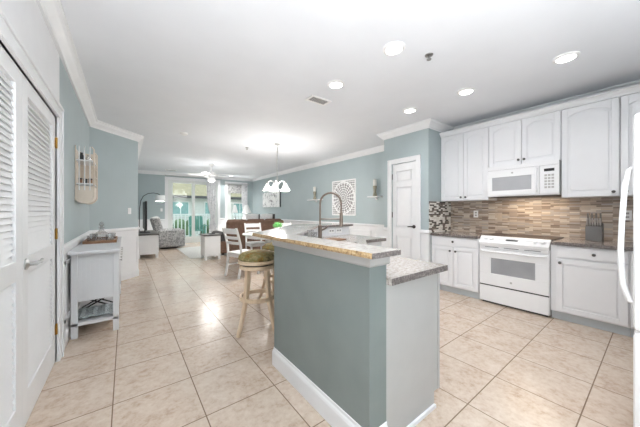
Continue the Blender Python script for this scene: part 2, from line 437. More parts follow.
# raised panel frames on the wainscot
m = MB()
def frame_y(x, y0, y1, z0, z1, sx, w=0.03):
    for a, b, c, d in ((y0, y1, z0, z0+w), (y0, y1, z1-w, z1), (y0, y0+w, z0, z1), (y1-w, y1, z0, z1)):
        m.box(x, x + sx*0.014, a, b, c, d)
for y in (3.30, 3.95, 4.6): frame_y(XA+.008, y, y+.55, 0.24, 0.80, 1)
for k in range(9): frame_y(XR-.008, 3.30+k*.86, 3.30+k*.86+.74, 0.24, 0.80, -1)
u = Vector((B1[0]-B0[0], B1[1]-B0[1])).normalized(); nn = Vector((u.y, -u.x))
for a, b, z0, z1 in ((.12, .92, .24, .27), (.12, .92, .77, .80), (.12, .15, .24, .80), (.89, .92, .24, .80)):
    p = Vector(B0) + u*a; q = Vector(B0) + u*b
    m.prism([tuple(p + nn*.008), tuple(q + nn*.008), tuple(q + nn*.02), tuple(p + nn*.02)], z0, z1)
struct('trim_4', m, 'trim', 'white raised frame mouldings on the wainscot', 'moulding')

# closet louver doors
m = MB()
cz = 0.10
m.box(XA-.02, XA+.02, DY0-cz, DY0, 0, DH+cz); m.box(XA-.02, XA+.02, DY1, DY1+cz, 0, DH+cz); m.box(XA-.02, XA+.02, DY0, DY1, DH, DH+cz)
m.box(XA+.02, XA+.032, DY0-cz, DY1+cz, DH+cz-.025, DH+cz); m.box(XA-.14, XA-.02, DY1, DY1+.012, 0, DH); m.box(XA+.02, XA+.03, DY1+cz-.025, DY1+cz, 0, DH+cz)
struct('trim_5', m, 'trim', 'white casing around the louvered closet doors', 'door casing', bevel=.003)
def louver_leaf(name, y0, y1, label, handle=False, hinge=None):
    t = thing(name, (XA-.02, (y0+y1)/2, 0), label, 'door', kind='structure')
    xa, xb = XA-.045, XA-.008
    sw = 0.105
    m = MB(); m.box(xa, xb, y0, y0+sw, .01, DH-.004); m.box(xa, xb, y1-sw, y1, .01, DH-.004)
    for z0, z1 in ((.01, .20), (.89, 1.0), (1.96, DH-.004)): m.box(xa, xb, y0+sw, y1-sw, z0, z1)
    m.build('door_frame', 'trim', t, bevel=.003)
    for z0, z1 in ((.20, .89), (1.0, 1.96)):
        m = MB(); n = int((z1-z0)/.034)
        for k in range(n):
            z = z0 + (k+.5)*(z1-z0)/n
            m.obox(((xa+xb)/2, (y0+y1)/2, z), (.007, y1-y0-2*sw, .047), 0, 0, math.radians(-20))
        m.box(xa-.002, xa, y0+sw, y1-sw, z0, z1)
        m.build('louver_panel', 'trim', t)
    if handle:
        m = MB(); hy, hz = y0+.055, .958
        m.lathe([(0, 0), (.033, 0), (.033, .008), (.02, .014), (.012, .02), (.012, .05), (0, .05)], (xb, hy, hz), 20, 'x')
        m.tube([(xb+.045, hy-.01, hz), (xb+.05, hy+.03, hz+.004), (xb+.05, hy+.08, hz-.002), (xb+.046, hy+.125, hz+.006)], [.011, .010, .009, .008], 12)
        m.build('lever_handle', 'nickel', t, smooth=True)
    if hinge:
        for z in (.28, 1.08, 1.84):
            m = MB(); m.tube([(xb+.006, hinge, z-.045), (xb+.006, hinge, z+.045)], .008, 8); m.box(xb-.001, xb+.002, hinge-.025, hinge+.004, z-.04, z+.04)
            m.build('hinge', 'brass', t)
    return t
louver_leaf('door_1', DY0+.003, (DY0+DY1)/2-.002, 'white louvered closet door leaf nearest the camera at the left edge')
louver_leaf('door_2', (DY0+DY1)/2+.001, DY1-.0006, 'white louvered closet door leaf with the lever handle and brass hinges', True, DY1-.004)

# pantry door
m = MB(); cz = .085
m.box(PX-.018, PX+.0, PDY0-cz, PDY0, 0, PDH+cz); m.box(PX-.018, PX, PDY1, PDY1+cz, 0, PDH+cz); m.box(PX-.018, PX, PDY0, PDY1, PDH, PDH+cz)
m.box(PX-.028, PX-.018, PDY0-cz, PDY0-cz+.02, 0, PDH+cz); m.box(PX-.028, PX-.018, PDY1+cz-.02, PDY1+cz, 0, PDH+cz); m.box(PX-.028, PX-.018, PDY0-cz, PDY1+cz, PDH+cz-.02, PDH+cz)
struct('trim_6', m, 'trim', 'white casing around the six-panel pantry door', 'door casing', bevel=.003)
t = thing('door_3', (PX+.03, (PDY0+PDY1)/2, 0), 'white six-panel pantry door with a dark lever beside the kitchen cabinets', 'door', kind='structure')
xa, xb = PX+.012, PX+.048
m = MB(); a, b = PDY0+.004, PDY1-.004; mid = (a+b)/2; st = .085
rails = [(.01, .22), (.82, .98), (1.70, 1.79), (1.99, PDH-.004)]
m.box(xa, xb, a, a+st, .01, PDH-.004); m.box(xa, xb, b-st, b, .01, PDH-.004)
for z0, z1 in rails: m.box(xa, xb, a+st, b-st, z0, z1)
m.build('door_frame', 'trim', t, bevel=.003)
for z0, z1 in ((.22, .82), (.98, 1.70), (1.79, 1.99)):
    m = MB(); m.box(xa+.018, xb-.004, a+st, b-st, z0, z1); m.box(xa+.004, xa+.018, a+st+.03, b-st-.03, z0+.03, z1-.03)
    m.build('raised_panel', 'trim', t, bevel=.006)
m = MB(); m.lathe([(0, 0), (.03, 0), (.03, -.008), (.012, -.014), (.012, -.045), (0, -.045)], (xa, a+.05, 1.0), 18, 'x')
m.tube([(xa-.042, a+.05, 1.0), (xa-.046, a+.09, 1.003), (xa-.044, a+.145, .998)], [.011, .01, .008], 10); m.build('lever_handle', 'knob', t, smooth=True)
for z in (.25, 1.2, 1.9):
    m = MB(); m.tube([(xa-.008, b, z-.05), (xa-.008, b, z+.05)], .009, 8); m.build('hinge', 'knob', t)

# sliding glass door (far wall)
m = MB(); cz = .11
m.box(SX0-cz, SX0, YF-.02, YF, 0, SH+cz); m.box(SX1, SX1+cz, YF-.02, YF, 0, SH+cz); m.box(SX0, SX1, YF-.02, YF, SH, SH+cz)
struct('trim_7', m, 'trim', 'white casing around the sliding glass door', 'door casing')
t = thing('door_4', ((SX0+SX1)/2, YF+.06, 0), 'white framed sliding glass door opening to the balcony', 'door', kind='structure')
def sash(x0, x1, y0, z0, z1, fl, fr, fb, ft, parent):
    m = MB(); m.box(x0, x0+fl, y0, y0+.035, z0, z1); m.box(x1-fr, x1, y0, y0+.035, z0, z1); m.box(x0+fl, x1-fr, y0, y0+.035, z0, z0+fb); m.box(x0+fl, x1-fr, y0, y0+.035, z1-ft, z1)
    f = m.build('sash', 'vinyl', parent)
    MB().box(x0+fl, x1-fr, y0+.014, y0+.020, z0+fb, z1-ft).build('pane', 'glass', f)
m = MB(); m.box(SX0, SX1, YF+.02, YF+.13, 0, .05); m.box(SX0, SX0+.04, YF+.02, YF+.13, .05, SH); m.box(SX1-.04, SX1, YF+.02, YF+.13, .05, SH); m.box(SX0+.04, SX1-.04, YF+.02, YF+.13, SH-.04, SH)
m.build('door_frame', 'vinyl', t)
sash(SX0+.04, 2.25, YF+.03, .05, SH-.04, .12, .10, .19, .07, t)
sash(2.14, SX1-.04, YF+.08, .05, SH-.04, .10, .09, .19, .07, t)
m = MB(); m.box(SX0+.13, SX0+.16, YF-.012, YF+.03, .92, 1.16); m.build('pull_handle', 'nickel', t)

# window right of sliding door
m = MB(); cz = .10
m.box(WX0-cz, WX0, YF-.02, YF, WZ0-cz, WZ1+cz); m.box(WX1, WX1+cz, YF-.02, YF, WZ0-cz, WZ1+cz); m.box(WX0, WX1, YF-.02, YF, WZ1, WZ1+cz); m.box(WX0, WX1, YF-.03, YF, WZ0-cz, WZ0)
struct('trim_8', m, 'trim', 'white casing around the tall window in the far corner', 'window casing')
t = thing('window_1', ((WX0+WX1)/2, YF+.06, WZ0), 'tall white double-hung window behind the sofa', 'window', kind='structure')
zm = 1.62
m = MB(); m.box(WX0, WX0+.05, YF+.02, YF+.12, WZ0, WZ1); m.box(WX1-.05, WX1, YF+.02, YF+.12, WZ0, WZ1); m.box(WX0+.05, WX1-.05, YF+.02, YF+.12, WZ0, WZ0+.05); m.box(WX0+.05, WX1-.05, YF+.02, YF+.12, WZ1-.05, WZ1)
m.build('window_frame', 'vinyl', t)
sash(WX0+.05, WX1-.05, YF+.03, WZ0+.05, zm+.03, .12, .06, .07, .05, t)
sash(WX0+.05, WX1-.05, YF+.075, zm-.02, WZ1-.05, .12, .06, .05, .05, t)

# ------------------------------------------------------------------ balcony and outside
struct('floor_balcony', MB().box(-1, 6.5, YF+.15, 13.3, -.12, -.02), 'deck', 'pale balcony deck outside the sliding door', 'balcony floor')
t = thing('balcony_railing', (2.5, 13.2, -.02), 'white balcony railing with square balusters beyond the sliding door', 'railing')
m = MB(); m.box(-1, 6.5, 13.15, 13.24, 1.08, 1.14); m.build('top_rail', 'vinyl', t)
m = MB(); m.box(-1, 6.5, 13.17, 13.22, .09, .14); m.build('bottom_rail', 'vinyl', t)
for x in (-.95, 1.55, 4.0, 6.45): MB().box(x-.06, x+.06, 13.14, 13.25, -.02, 1.2).build('post', 'vinyl', t)
for k in range(48):
    x = -.8 + k*.15
    if min(abs(x-q) for q in (-.95, 1.55, 4.0, 6.45)) > .07: MB().box(x-.02, x+.02, 13.175, 13.215, .14, 1.08).build('baluster', 'vinyl', t)
t = thing('balcony_chair', (2.55, 12.35, -.02), 'sea-green slatted chair standing on the balcony', 'chair')
m = MB()
for dx in (-.26, .26):
    m.obox((2.55+dx, 12.15, .3), (.05, .05, .64)); m.obox((2.55+dx, 12.65, .5), (.05, .05, 1.05), 0, math.radians(-12))
m.build('leg_frame', 'tealchair', t)
m = MB()
for k in range(5): m.box(2.31, 2.79, 12.12+k*.1, 12.20+k*.1, .40, .425)
m.build('seat', 'tealchair', t)
m = MB()
for k in range(5): m.obox((2.35+k*.1, 12.70, .72), (.08, .02, .66), 0, math.radians(-12))
m.build('backrest', 'tealchair', t)
for dx in (-.29, .29): MB().box(2.55+dx-.05, 2.55+dx+.05, 12.05, 12.66, .61, .635).build('armrest', 'tealchair', t)
struct('ground', MB().box(-40, 60, 13.5, 80, -3.2, -3.0), 'lawn', 'pale green ground between the buildings', 'ground')
t = thing('apartment_building', (9, 30, -3), 'white clapboard apartment building with a tan shingle roof across the way', 'building')
MB().box(-14, 34, 28, 40, -3, 2.75).build('wall', 'siding', t)
m = MB(); m.hprism([(27.2, 2.7), (34, 7.2), (41, 2.7)], lambda u, v, tt: (tt, u, v), -15, 35); m.build('roof', 'shingle', t)
MB().box(-15, 35, 27.15, 27.3, 2.5, 2.75).build('fascia', 'dark', t)
for k in range(14):
    x = -11 + k*2.9
    for z in (.75, -2.2):
        f = MB().box(x, x+1.5, 27.93, 28.0, z, z+1.45).build('window', 'vinyl', t)
        m = MB(); m.box(x+.08, x+.71, 27.9, 27.95, z+.08, z+1.37); m.box(x+.79, x+1.42, 27.9, 27.95, z+.08, z+1.37); m.build('pane', 'tealglass', f)
m = MB()
for z in (-.15, -1.1): m.box(-14, 34, 26.9, 27.05, z, z+.12)
for k in range(90): m.box(-14+k*.53, -13.93+k*.53, 26.92, 27.02, -1.1, -.1)
m.box(-14, 34, 26.9, 28, -1.35, -1.15); m.build('gallery_railing', 'vinyl', t)
for x in (3.2, 6.3, 9.4, 12.0):
    m = MB(); r = random.Random(int(x*10))
    for k in range(46): m.ball((x+r.uniform(-1.3, 1.3), 22+r.uniform(-.8, .8), -2.6+r.uniform(-.3, 2.9)), r.uniform(.3, .55), u=8, v=6)
    o = m.build('shrub', 'leaf'); tag(o, {3.2: 'leftmost', 6.3: 'second from left', 9.4: 'third from left', 12.0: 'rightmost'}[x] + ' rounded green shrub on the ground beyond the balcony', 'shrub', 'shrubs beyond the balcony')

# ------------------------------------------------------------------ ceiling fittings
def downlight(x, y, label, w):
    t = thing('ceiling_downlight', (x, y, H-.02), label, 'ceiling light', 'recessed ceiling lights')
    MB().lathe([(.070, .02), (.098, .02), (.098, .012), (.074, .0), (.070, .004)], (x, y, H-.02), 28).build('trim_ring', 'plastic', t, smooth=True)
    MB().lathe([(0, .008), (.072, .008), (.072, .016), (0, .016)], (x, y, H-.02), 28).build('lens', 'lens', t)
    light('lamp', 'SPOT', (x, y, H-.035), w, (1, .98, .95), (0, 0, 0), t, spot_size=math.radians(150), spot_blend=.8, shadow_soft_size=.07)
    return t
for x, y, l in ((.3, .7, 'added recessed fill light over the closet doors, unseen above the frame'), (1.933, 1.451, 'large recessed ceiling light above the island end, nearest the camera'), (1.945, 2.267, 'recessed ceiling light between the air vent and the island'), (3.305, 2.201, 'recessed ceiling light in front of the pantry'), (3.329, 1.439, 'recessed ceiling light before the microwave'), (3.356, .545, 'recessed ceiling light at right before the big wall cabinet'), (3.5, 10.76, 'recessed ceiling light far off in the living room by the window')):
    downlight(x, y, l, 16 if y == .7 else LAMP_W * 4 if y < 5 else LAMP_W * 15)  # the first downlight is an unseen addition that brightens door and left floor
t = thing('air_vent', (2.04, 2.735, H-.012), 'rectangular white ceiling air vent with dark slots', 'vent')
cx, cy = 2.04, 2.735
m = MB(); m.box(cx-.16, cx+.16, cy-.085, cy-.06, H-.012, H); m.box(cx-.16, cx+.16, cy+.06, cy+.085, H-.012, H); m.box(cx-.16, cx-.13, cy-.06, cy+.06, H-.012, H); m.box(cx+.13, cx+.16, cy-.06, cy+.06, H-.012, H); m.build('frame', 'plastic', t)
MB().box(cx-.13, cx+.13, cy-.06, cy+.06, H-.004, H-.001).build('backing', 'dark', t)
m = MB()
for k in range(9): m.obox((cx-.115+k*.029, cy, H-.008), (.012, .12, .003), 0, 0, math.radians(35))
m.build('slats', 'grey_panel', t)
def small_disc(name, x, y, r, label, cat, prof=None, mat='plastic'):
    m = MB(); m.lathe(prof or [(0, -.035), (r*.7, -.035), (r*.95, -.022), (r, -.004), (r, 0), (0, 0)], (x, y, H), 24)
    return tag(m.build(name, mat, smooth=True), label, cat)
small_disc('smoke_detector', .88, 5.42, .07, 'round white smoke detector on the ceiling left of the fan', 'smoke detector')
sprk = [(0, -.045), (.02, -.045), (.022, -.04), (.006, -.036), (.008, -.012), (.035, -.006), (.038, 0), (0, 0)]
o = small_disc('fire_sprinkler', 2.283, 1.317, .035, 'small steel sprinkler head on the ceiling above the island', 'sprinkler', sprk, 'steel'); o['group'] = 'ceiling sprinklers'
o = small_disc('fire_sprinkler', 2.253, 5.79, .035, 'small steel sprinkler head on the ceiling beside the chandelier', 'sprinkler', sprk, 'steel'); o['group'] = 'ceiling sprinklers'
t = thing('supply_grille', (1.3, 10.6, H-.01), 'flat white ceiling grille near the sliding door', 'vent')
m = MB(); m.box(1.12, 1.48, 10.52, 10.68, H-.01, H); m.build('frame', 'plastic', t)
m = MB()
for k in range(5): m.box(1.15, 1.45, 10.54+k*.026, 10.548+k*.026, H-.013, H-.01)
m.build('slats', 'grey_panel', t)

# ceiling fan
fx, fy = 2.15, 8.5
t = thing('ceiling_fan', (fx, fy, 2.1), 'white ceiling fan with light hanging before the sliding door', 'ceiling fan')
MB().lathe([(0, H), (.075, H), (.075, H-.02), (.05, H-.06), (.02, H-.07), (0, H-.07)], (fx, fy, 0), 20).build('canopy', 'plastic', t, smooth=True)
MB().tube([(fx, fy, H-.06), (fx, fy, 2.47)], .014, 10).build('downrod', 'plastic', t)
MB().lathe([(0, 2.50), (.05, 2.50), (.11, 2.46), (.13, 2.42), (.12, 2.37), (.07, 2.34), (.07, 2.31), (0, 2.31)], (fx, fy, 0), 24).build('motor_housing', 'plastic', t, smooth=True)
for k in range(5):
    a = k*2*PI/5 + .35; d = Vector((math.cos(a), math.sin(a), 0)); p = Vector((-d.y, d.x, 0))
    bl = MB(); c0 = Vector((fx, fy, 2.395))
    pts = [(.19, .05), (.30, .062), (.60, .07), (.66, .05), (.66, -.05), (.60, -.07), (.30, -.062), (.19, -.05)]
    bl.hprism(pts, lambda u_, v_, t_: c0 + d*u_ + p*v_ + Vector((0, 0, t_ + v_*.2)), 0, .008)
    b_ = bl.build('blade', 'plastic', t)
    MB().tube([c0 + d*.10, c0 + d*.22 + Vector((0, 0, -.006))], .012, 8).build('blade_iron', 'nickel', b_)
MB().lathe([(.07, 2.31), (.12, 2.29), (.11, 2.22), (.06, 2.18), (0, 2.17)], (fx, fy, 0), 22).build('light_bowl', 'ceramic', t, smooth=True)
light('lamp', 'POINT', (fx, fy, 2.05), 26, (1, .98, .95), parent=t, shadow_soft_size=.3)  # added fill below the unlit fan bowl, lifts the living room

# chandelier over the dining table
hx, hy = 2.66, 5.08
t = thing('chandelier', (hx, hy, 1.7), 'nickel chandelier with white glass bell shades above the dining table', 'chandelier')
MB().lathe([(0, H), (.065, H), (.06, H-.012), (.02, H-.03), (0, H-.03)], (hx, hy, 0), 20).build('canopy', 'nickel', t, smooth=True)
m = MB(); z = H-.03; k = 0
while z > 2.02:
    ax = (1, 0, 0) if k % 2 else (0, 1, 0); pts = []
    for q in range(9):
        a = 2*PI*q/8; pts.append((hx + ax[0]*.012*math.cos(a), hy + ax[1]*.012*math.cos(a), z-.024+.024*math.sin(a)))
    m.tube(pts, .003, 6); z -= .04; k += 1
m.tube([(hx+.004, hy, H-.02), (hx+.004, hy, 2.02)], .003, 6)
m.build('chain', 'nickel', t)
MB().lathe([(0, 2.03), (.012, 2.03), (.022, 1.99), (.014, 1.95), (.03, 1.91), (.035, 1.87), (.015, 1.83), (.02, 1.80), (0, 1.78)], (hx, hy, 0), 16).build('stem', 'nickel', t, smooth=True)
for k in range(5):
    a = k*2*PI/5 + .2; d = Vector((math.cos(a), math.sin(a), 0)); o = Vector((hx, hy, 0))
    pts = [o + d*.02 + Vector((0, 0, 1.86)), o + d*.07 + Vector((0, 0, 1.91)), o + d*.13 + Vector((0, 0, 1.93)), o + d*.19 + Vector((0, 0, 1.915)), o + d*.215 + Vector((0, 0, 1.875))]
    arm = MB().tube(pts, .007, 8).build('arm', 'nickel', t, smooth=True)
    c = o + d*.215
    MB().lathe([(0, 1.885), (.022, 1.885), (.026, 1.85), (0, 1.85)], c, 14).build('lamp_holder', 'nickel', arm, smooth=True)
    MB().lathe([(.024, 1.862), (.032, 1.835), (.055, 1.79), (.088, 1.74), (.098, 1.718), (.095, 1.716), (.05, 1.785), (.024, 1.83)], c, 22).build('lamp_shade', 'shade_on', arm, smooth=True)
light('lamp', 'POINT', (hx, hy, 1.68), 54, (1, .96, .92), parent=t, shadow_soft_size=.2)

# ------------------------------------------------------------------ kitchen wall run
CF = 4.0          # base door-front plane
def knob(m, x, y, z): m.lathe([(0, 0), (.009, 0), (.007, -.012), (.016, -.018), (.015, -.026), (0, -.03)], (x, y, z), 16, 'x'); return m
def panel_door(name, x, y0, y1, z0, z1, parent, arch=False, knob_at=None, mat='cab'):
    # slab whose front is at x (facing -X) with raised centre
    w = .055
    m = MB(); m.box(x+.012, x+.02, y0, y1, z0, z1)
    m.box(x, x+.013, y0, y0+w, z0, z1); m.box(x, x+.013, y1-w, y1, z0, z1); m.box(x, x+.013, y0+w, y1-w, z0, z0+w)
    if arch:
        n = 10; pts = [(y0+w, z1), (y0+w, z1-w-.05)]
        for k in range(n+1):
            q = k/n; pts.append((y0+w+(y1-y0-2*w)*q, z1-w-.05+.05*math.sin(PI*q)**.8))
        pts += [(y1-w, z1)]
        m.hprism(pts[2:3+n] + [(y1-w, z1), (y0+w, z1)], lambda u_, v_, t_: (t_, u_, v_), x, x+.013)
        zt = z1-w-.05
        pan = [(y0+w+.022, z0+w+.022)]
        pan = [(y1-w-.022, z0+w+.022), (y0+w+.022, z0+w+.022)]
        for k in range(n+1):
            q = k/n; pan.append((y0+w+.022+(y1-y0-2*w-.044)*q, zt-.022+.05*math.sin(PI*q)**.8))
        d = m
        d.hprism(pan, lambda u_, v_, t_: (t_, u_, v_), x+.003, x+.013)
    else:
        m.box(x, x+.013, y0+w, y1-w, z1-w, z1); m.box(x+.003, x+.013, y0+w+.02, y1-w-.02, z0+w+.02, z1-w-.02)
    d = m.build(name, mat, parent, bevel=.003)
    if knob_at: knob(MB(), x, *knob_at).build('knob', 'knob', d, smooth=True)
    return d
def drawer(x, y0, y1, z0, z1, parent, ky):
    m = MB(); m.box(x+.004, x+.02, y0, y1, z0, z1); m.box(x, x+.004, y0+.012, y1-.012, z0+.012, z1-.012)
    d = m.build('drawer', 'cab', parent, bevel=.003)
    knob(MB(), x, ky, (z0+z1)/2).build('knob', 'knob', d, smooth=True)
def base_cab(y0, y1, label):
    t = thing('base_cabinet', (CF+.3, (y0+y1)/2, 0), label, 'cabinet', 'base cabinets')
    MB().box(CF+.02, XR-.014, y0, y1, .10, .874).build('carcass', 'cab', t)
    MB().box(CF+.065, CF+.08, y0, y1, 0, .10).build('toe_kick', 'toe', t)
    return t
t = base_cab(1.56, PY0-.013, 'white base cabinet with one drawer over two doors, between pantry and stove')
drawer(CF, 1.568, 2.265, .735, .862, t, 1.915)
panel_door('door', CF, 1.568, 1.913, .115, .72, t, knob_at=(1.875, .655)); panel_door('door', CF, 1.92, 2.265, .115, .72, t, knob_at=(1.958, .655))
t = base_cab(.185, .785, 'white base cabinet with drawer and wide door under the knife block')
drawer(CF, .195, .735, .735, .862, t, .43)
panel_door('door', CF, .195, .735, .115, .72, t, knob_at=(.70, .675))
t = base_cab(-.6, .183, 'white base cabinet in the far right corner beside the fridge')
drawer(CF, -.58, .178, .735, .862, t, -.2)
panel_door('door', CF, -.58, .178, .115, .72, t, knob_at=(.14, .675))

def worktop(y0, y1, label):
    t = thing('worktop', ((CF-.02+XR)/2, (y0+y1)/2, .875), label, 'countertop', 'kitchen wall worktops')
    MB().box(CF-.015, XR-.012, y0, y1, .8755, .914).build('slab', 'counter', t, bevel=.004)
    MB().box(CF-.02, CF-.0145, y0, y1, .876, .913).build('front_edge', 'greyedge', t)
worktop(1.562, PY0-.012, 'grey speckled granite worktop left of the stove')
worktop(-.6, .775, 'grey speckled granite worktop under the knife block, right of the stove')
struct('trim_backsplash', MB().box(XR-.012, XR, -.6, PY0-.001, .9, 1.5), 'mosx', 'narrow brown and grey glass mosaic backsplash behind the stove', 'backsplash')
struct('trim_backsplash_side', MB().box(3.96, XR-.013, PY0-.012, PY0-.0005, .916, 1.43), 'mosy', 'black and white mosaic return on the pantry side', 'backsplash')

# uppers
UF = 4.33
def upper(y0, y1, z0, label):
    t = thing('wall_cabinet', (UF+.17, (y0+y1)/2, z0), label, 'cabinet', 'wall cabinets')
    MB().box(UF+.02, XR-.013, y0, y1, z0, 2.53).build('carcass', 'cab', t); return t
ZT = 2.52
t = upper(1.552, PY0-.002, 1.435, 'tall white two-door wall cabinet beside the pantry corner')
panel_door('door', UF, 1.558, 1.905, 1.44, ZT, t, True, (1.875, 1.49)); panel_door('door', UF, 1.911, 2.278, 1.44, ZT, t, True, (1.945, 1.49))
t = upper(.752, 1.548, 1.91, 'short white two-door wall cabinet above the microwave')
panel_door('door', UF, .757, 1.147, 1.915, ZT, t, True, (1.118, 1.975)); panel_door('door', UF, 1.153, 1.543, 1.915, ZT, t, True, (1.182, 1.975))
t = upper(.272, .748, 1.435, 'tall white single-door wall cabinet above the knife block')
panel_door('door', UF, .277, .743, 1.44, ZT, t, True, (.315, 1.485))
t = upper(-.3, .268, 1.435, 'white wall cabinet at the right edge beside the fridge')
panel_door('door', UF, -.295, .263, 1.44, ZT, t, True, (.225, 1.485))
o = MB().molding([(UF+.022, PY0-.002), (UF+.022, -.6)], [(0, 2.53), (.024, 2.53), (.03, 2.55), (.05, 2.575), (.065, 2.585), (.065, 2.60), (0, 2.60)]).build('cabinet_cornice', 'cab')
tag(o, 'white cornice strip along the top of the wall cabinets', 'cornice')

# microwave
my0, my1 = .757, 1.543; mf = 4.27
t = thing('microwave', (4.45, 1.15, 1.47), 'white over-the-range microwave under the short cabinet', 'microwave')
MB().box(mf+.02, XR-.013, my0, my1, 1.475, 1.906).build('body', 'appl', t, bevel=.004)
m = MB(); dy = .945
for a in ((dy, my1, 1.49, 1.56), (dy, my1, 1.75, 1.85), (dy, 1.03, 1.56, 1.75), (1.485, my1, 1.56, 1.75)): m.box(mf, mf+.02, *a)
d = m.build('door', 'appl', t, bevel=.003)
MB().box(mf+.006, mf+.02, 1.03, 1.485, 1.56, 1.75).build('window', 'mwglass', d)
MB().tube([(mf+.002, .975, 1.52), (mf-.028, .975, 1.55), (mf-.032, .975, 1.69), (mf-.028, .975, 1.80), (mf+.002, .975, 1.83)], .011, 10).build('handle', 'appl', d, smooth=True)
MB().lathe([(0, 0), (.013, 0), (.013, -.003), (0, -.003)], (mf, 1.24, 1.80), 16, 'x').build('maker_badge', 'nickel', d)
m = MB(); m.box(mf+.001, mf+.02, my0, dy-.004, 1.49, 1.85); p = m.build('control_panel', 'appl', t, bevel=.003)
MB().box(mf-.002, mf+.001, .80, .90, 1.775, 1.81).build('display', 'black', p)
for r in range(5):
    for q in range(3):
        MB().box(mf-.002, mf+.001, .803+q*.034, .828+q*.034, 1.56+r*.038, 1.585+r*.038).build('button', 'grey_panel', p)
m = MB(); m.box(mf+.003, mf+.02, my0, my1, 1.855, 1.906)
for k in range(24): m.box(mf, mf+.004, my0+.02+k*.031, my0+.04+k*.031, 1.868, 1.874)
m.build('vent_grille', 'appl', t)
MB().box(mf+.03, XR-.05, my0+.03, my1-.03, 1.468, 1.476).build('underside', 'dark', t)
light('task_lamp', 'AREA', (4.40, 1.10, 1.462), 2.4, (1, .80, .58), (0, 0, 0), t, shape='RECTANGLE', size=.2, size_y=.55)

# range
ry0, ry1 = .79, 1.548; rf = 3.985
t = thing('kitchen_range', (4.3, 1.17, 0), 'white slide-in electric range with a black glass cooktop', 'stove')
m = MB(); m.box(rf+.03, XR-.015, ry0, ry1, .03, .895); m.box(rf+.08, XR-.05, ry0+.03, ry1-.03, 0, .03); m.build('body', 'appl', t)
MB().box(rf+.09, XR-.014, ry0-.012, ry1+.012, .9155, .926).build('cooktop', 'blackgl', t, bevel=.003)
m = MB()
for bx, by, br in ((4.25, .98, .09), (4.25, 1.36, .11), (4.50, .98, .075), (4.50, 1.36, .09)): m.lathe([(br-.004, .9265), (br, .9265), (br, .9270), (br-.004, .9270)], (bx, by, 0), 26)
m.build('burner_rings', 'dark', t)
# sloped control panel
m = MB(); prof = [(rf-.012, .80), (rf-.022, .84), (rf+.075, .925), (rf+.10, .925), (rf+.10, .80)]
m.hprism(prof, lambda u_, v_, t_: (u_, t_, v_), ry0, ry1); p = m.build('control_panel', 'appl', t, bevel=.004)
sl = Vector((.097, 0, .085)).normalized(); nrm = Vector((-sl.z, 0, sl.x)); rot = nrm.to_track_quat('Z', 'Y').to_matrix()
for y in (.855, .925, 1.40, 1.47):
    c = Vector((rf+.025, y, .881)); k_ = MB().lathe([(0, 0), (.024, 0), (.024, .006), (.019, .008), (.017, .028), (0, .03)], c, 18, rot=rot).build('knob', 'appl', p, smooth=True)
m = MB(); c = Vector((rf+.03, 1.17, .886)) ; m.obox(c, (.03, .13, .006), 0, 0, -math.atan2(.085, .097)); m.build('display', 'black', p)
m = MB(); m.box(rf+.002, rf+.03, ry0+.01, ry1-.01, .757, .80)
m.build('vent_strip', 'appl', t)
m = MB()
for k in range(3): m.box(rf-.001, rf+.003, ry0+.08+k*.22, ry0+.24+k*.22, .776, .782)
m.build('vent_slots', 'dark', t)
dy0, dy1 = ry0+.006, ry1-.006
m = MB()
wy0, wy1, wz0, wz1 = .925, 1.40, .42, .63
m.box(rf, rf+.03, dy0, dy1, .262, wz0); m.box(rf, rf+.03, dy0, dy1, wz1, .75); m.box(rf, rf+.03, dy0, wy0, wz0, wz1); m.box(rf, rf+.03, wy1, dy1, wz0, wz1)
d = m.build('oven_door', 'appl', t, bevel=.004)
MB().box(rf+.006, rf+.03, wy0, wy1, wz0, wz1).build('window', 'ovenglass', d)
m = MB(); m.tube([(rf, dy0+.03, .72), (rf-.035, dy0+.05, .722), (rf-.045, dy0+.16, .722), (rf-.045, dy1-.16, .722), (rf-.035, dy1-.05, .722), (rf, dy1-.03, .72)], .012, 10); m.build('handle', 'appl', d, smooth=True)
MB().lathe([(0, 0), (.014, 0), (.014, -.003), (0, -.003)], (rf, 1.17, .335), 16, 'x').build('maker_badge', 'nickel', d)
MB().box(rf+.012, rf+.03, dy0, dy1, .245, .262).build('drawer_gap', 'black', t)
MB().box(rf+.003, rf+.03, dy0, dy1, .03, .245).build('storage_drawer', 'appl', t, bevel=.004)
MB().box(rf+.05, rf+.06, dy0+.02, dy1-.02, 0, .03).build('kick_plate', 'dark', t)

# knife block and knives
kx, ky = 4.45, .475
t = thing('knife_block', (kx, ky, .914), 'dark grey slanted knife block on the worktop right of the stove', 'knife block')
def kb(u_, v_, t_): return (u_, t_, v_)
m = MB(); m.hprism([(kx-.075, .914), (kx-.06, 1.085), (kx+.0, 1.135), (kx+.06, 1.10), (kx+.085, .914)], kb, ky-.07, ky+.07); m.build('block', 'blockgrey', t, bevel=.004)
MB().obox((kx-.066, ky, 1.0), (.002, .06, .008), 0, 0, math.radians(5)).build('maker_mark', 'nickel', t)
for row, n, x, z, ln in ((0, 6, kx-.045, 1.097, .085), (1, 4, kx+.0, 1.132, .11)):
    for k in range(n):
        y = ky - .052 + k*.104/(n-1)
        d = Vector((-.35, 0, 1)).normalized()
        p0 = Vector((x, y, z))
        if row == 0 and k == 0 or row == 1 and k == 0:
            g = thing('knife', p0, 'grey-handled small knife in the lower row of the knife block' if row == 0 else 'steel-handled long knife in the upper row of the knife block', 'knife', 'small knives in the block' if row == 0 else 'long knives in the block')
            MB().tube([p0 - d*.02, p0 + d*.012], .006, 8).build('bolster', 'steel', g)
            MB().obox(p0 + d*(ln/2+.008), (.018 if row == 0 else .022, .015, ln), 0, 0, math.radians(-19)).build('handle', 'nickel' if row == 0 else 'steel', g, bevel=.003)
        else: dup(g, p0)

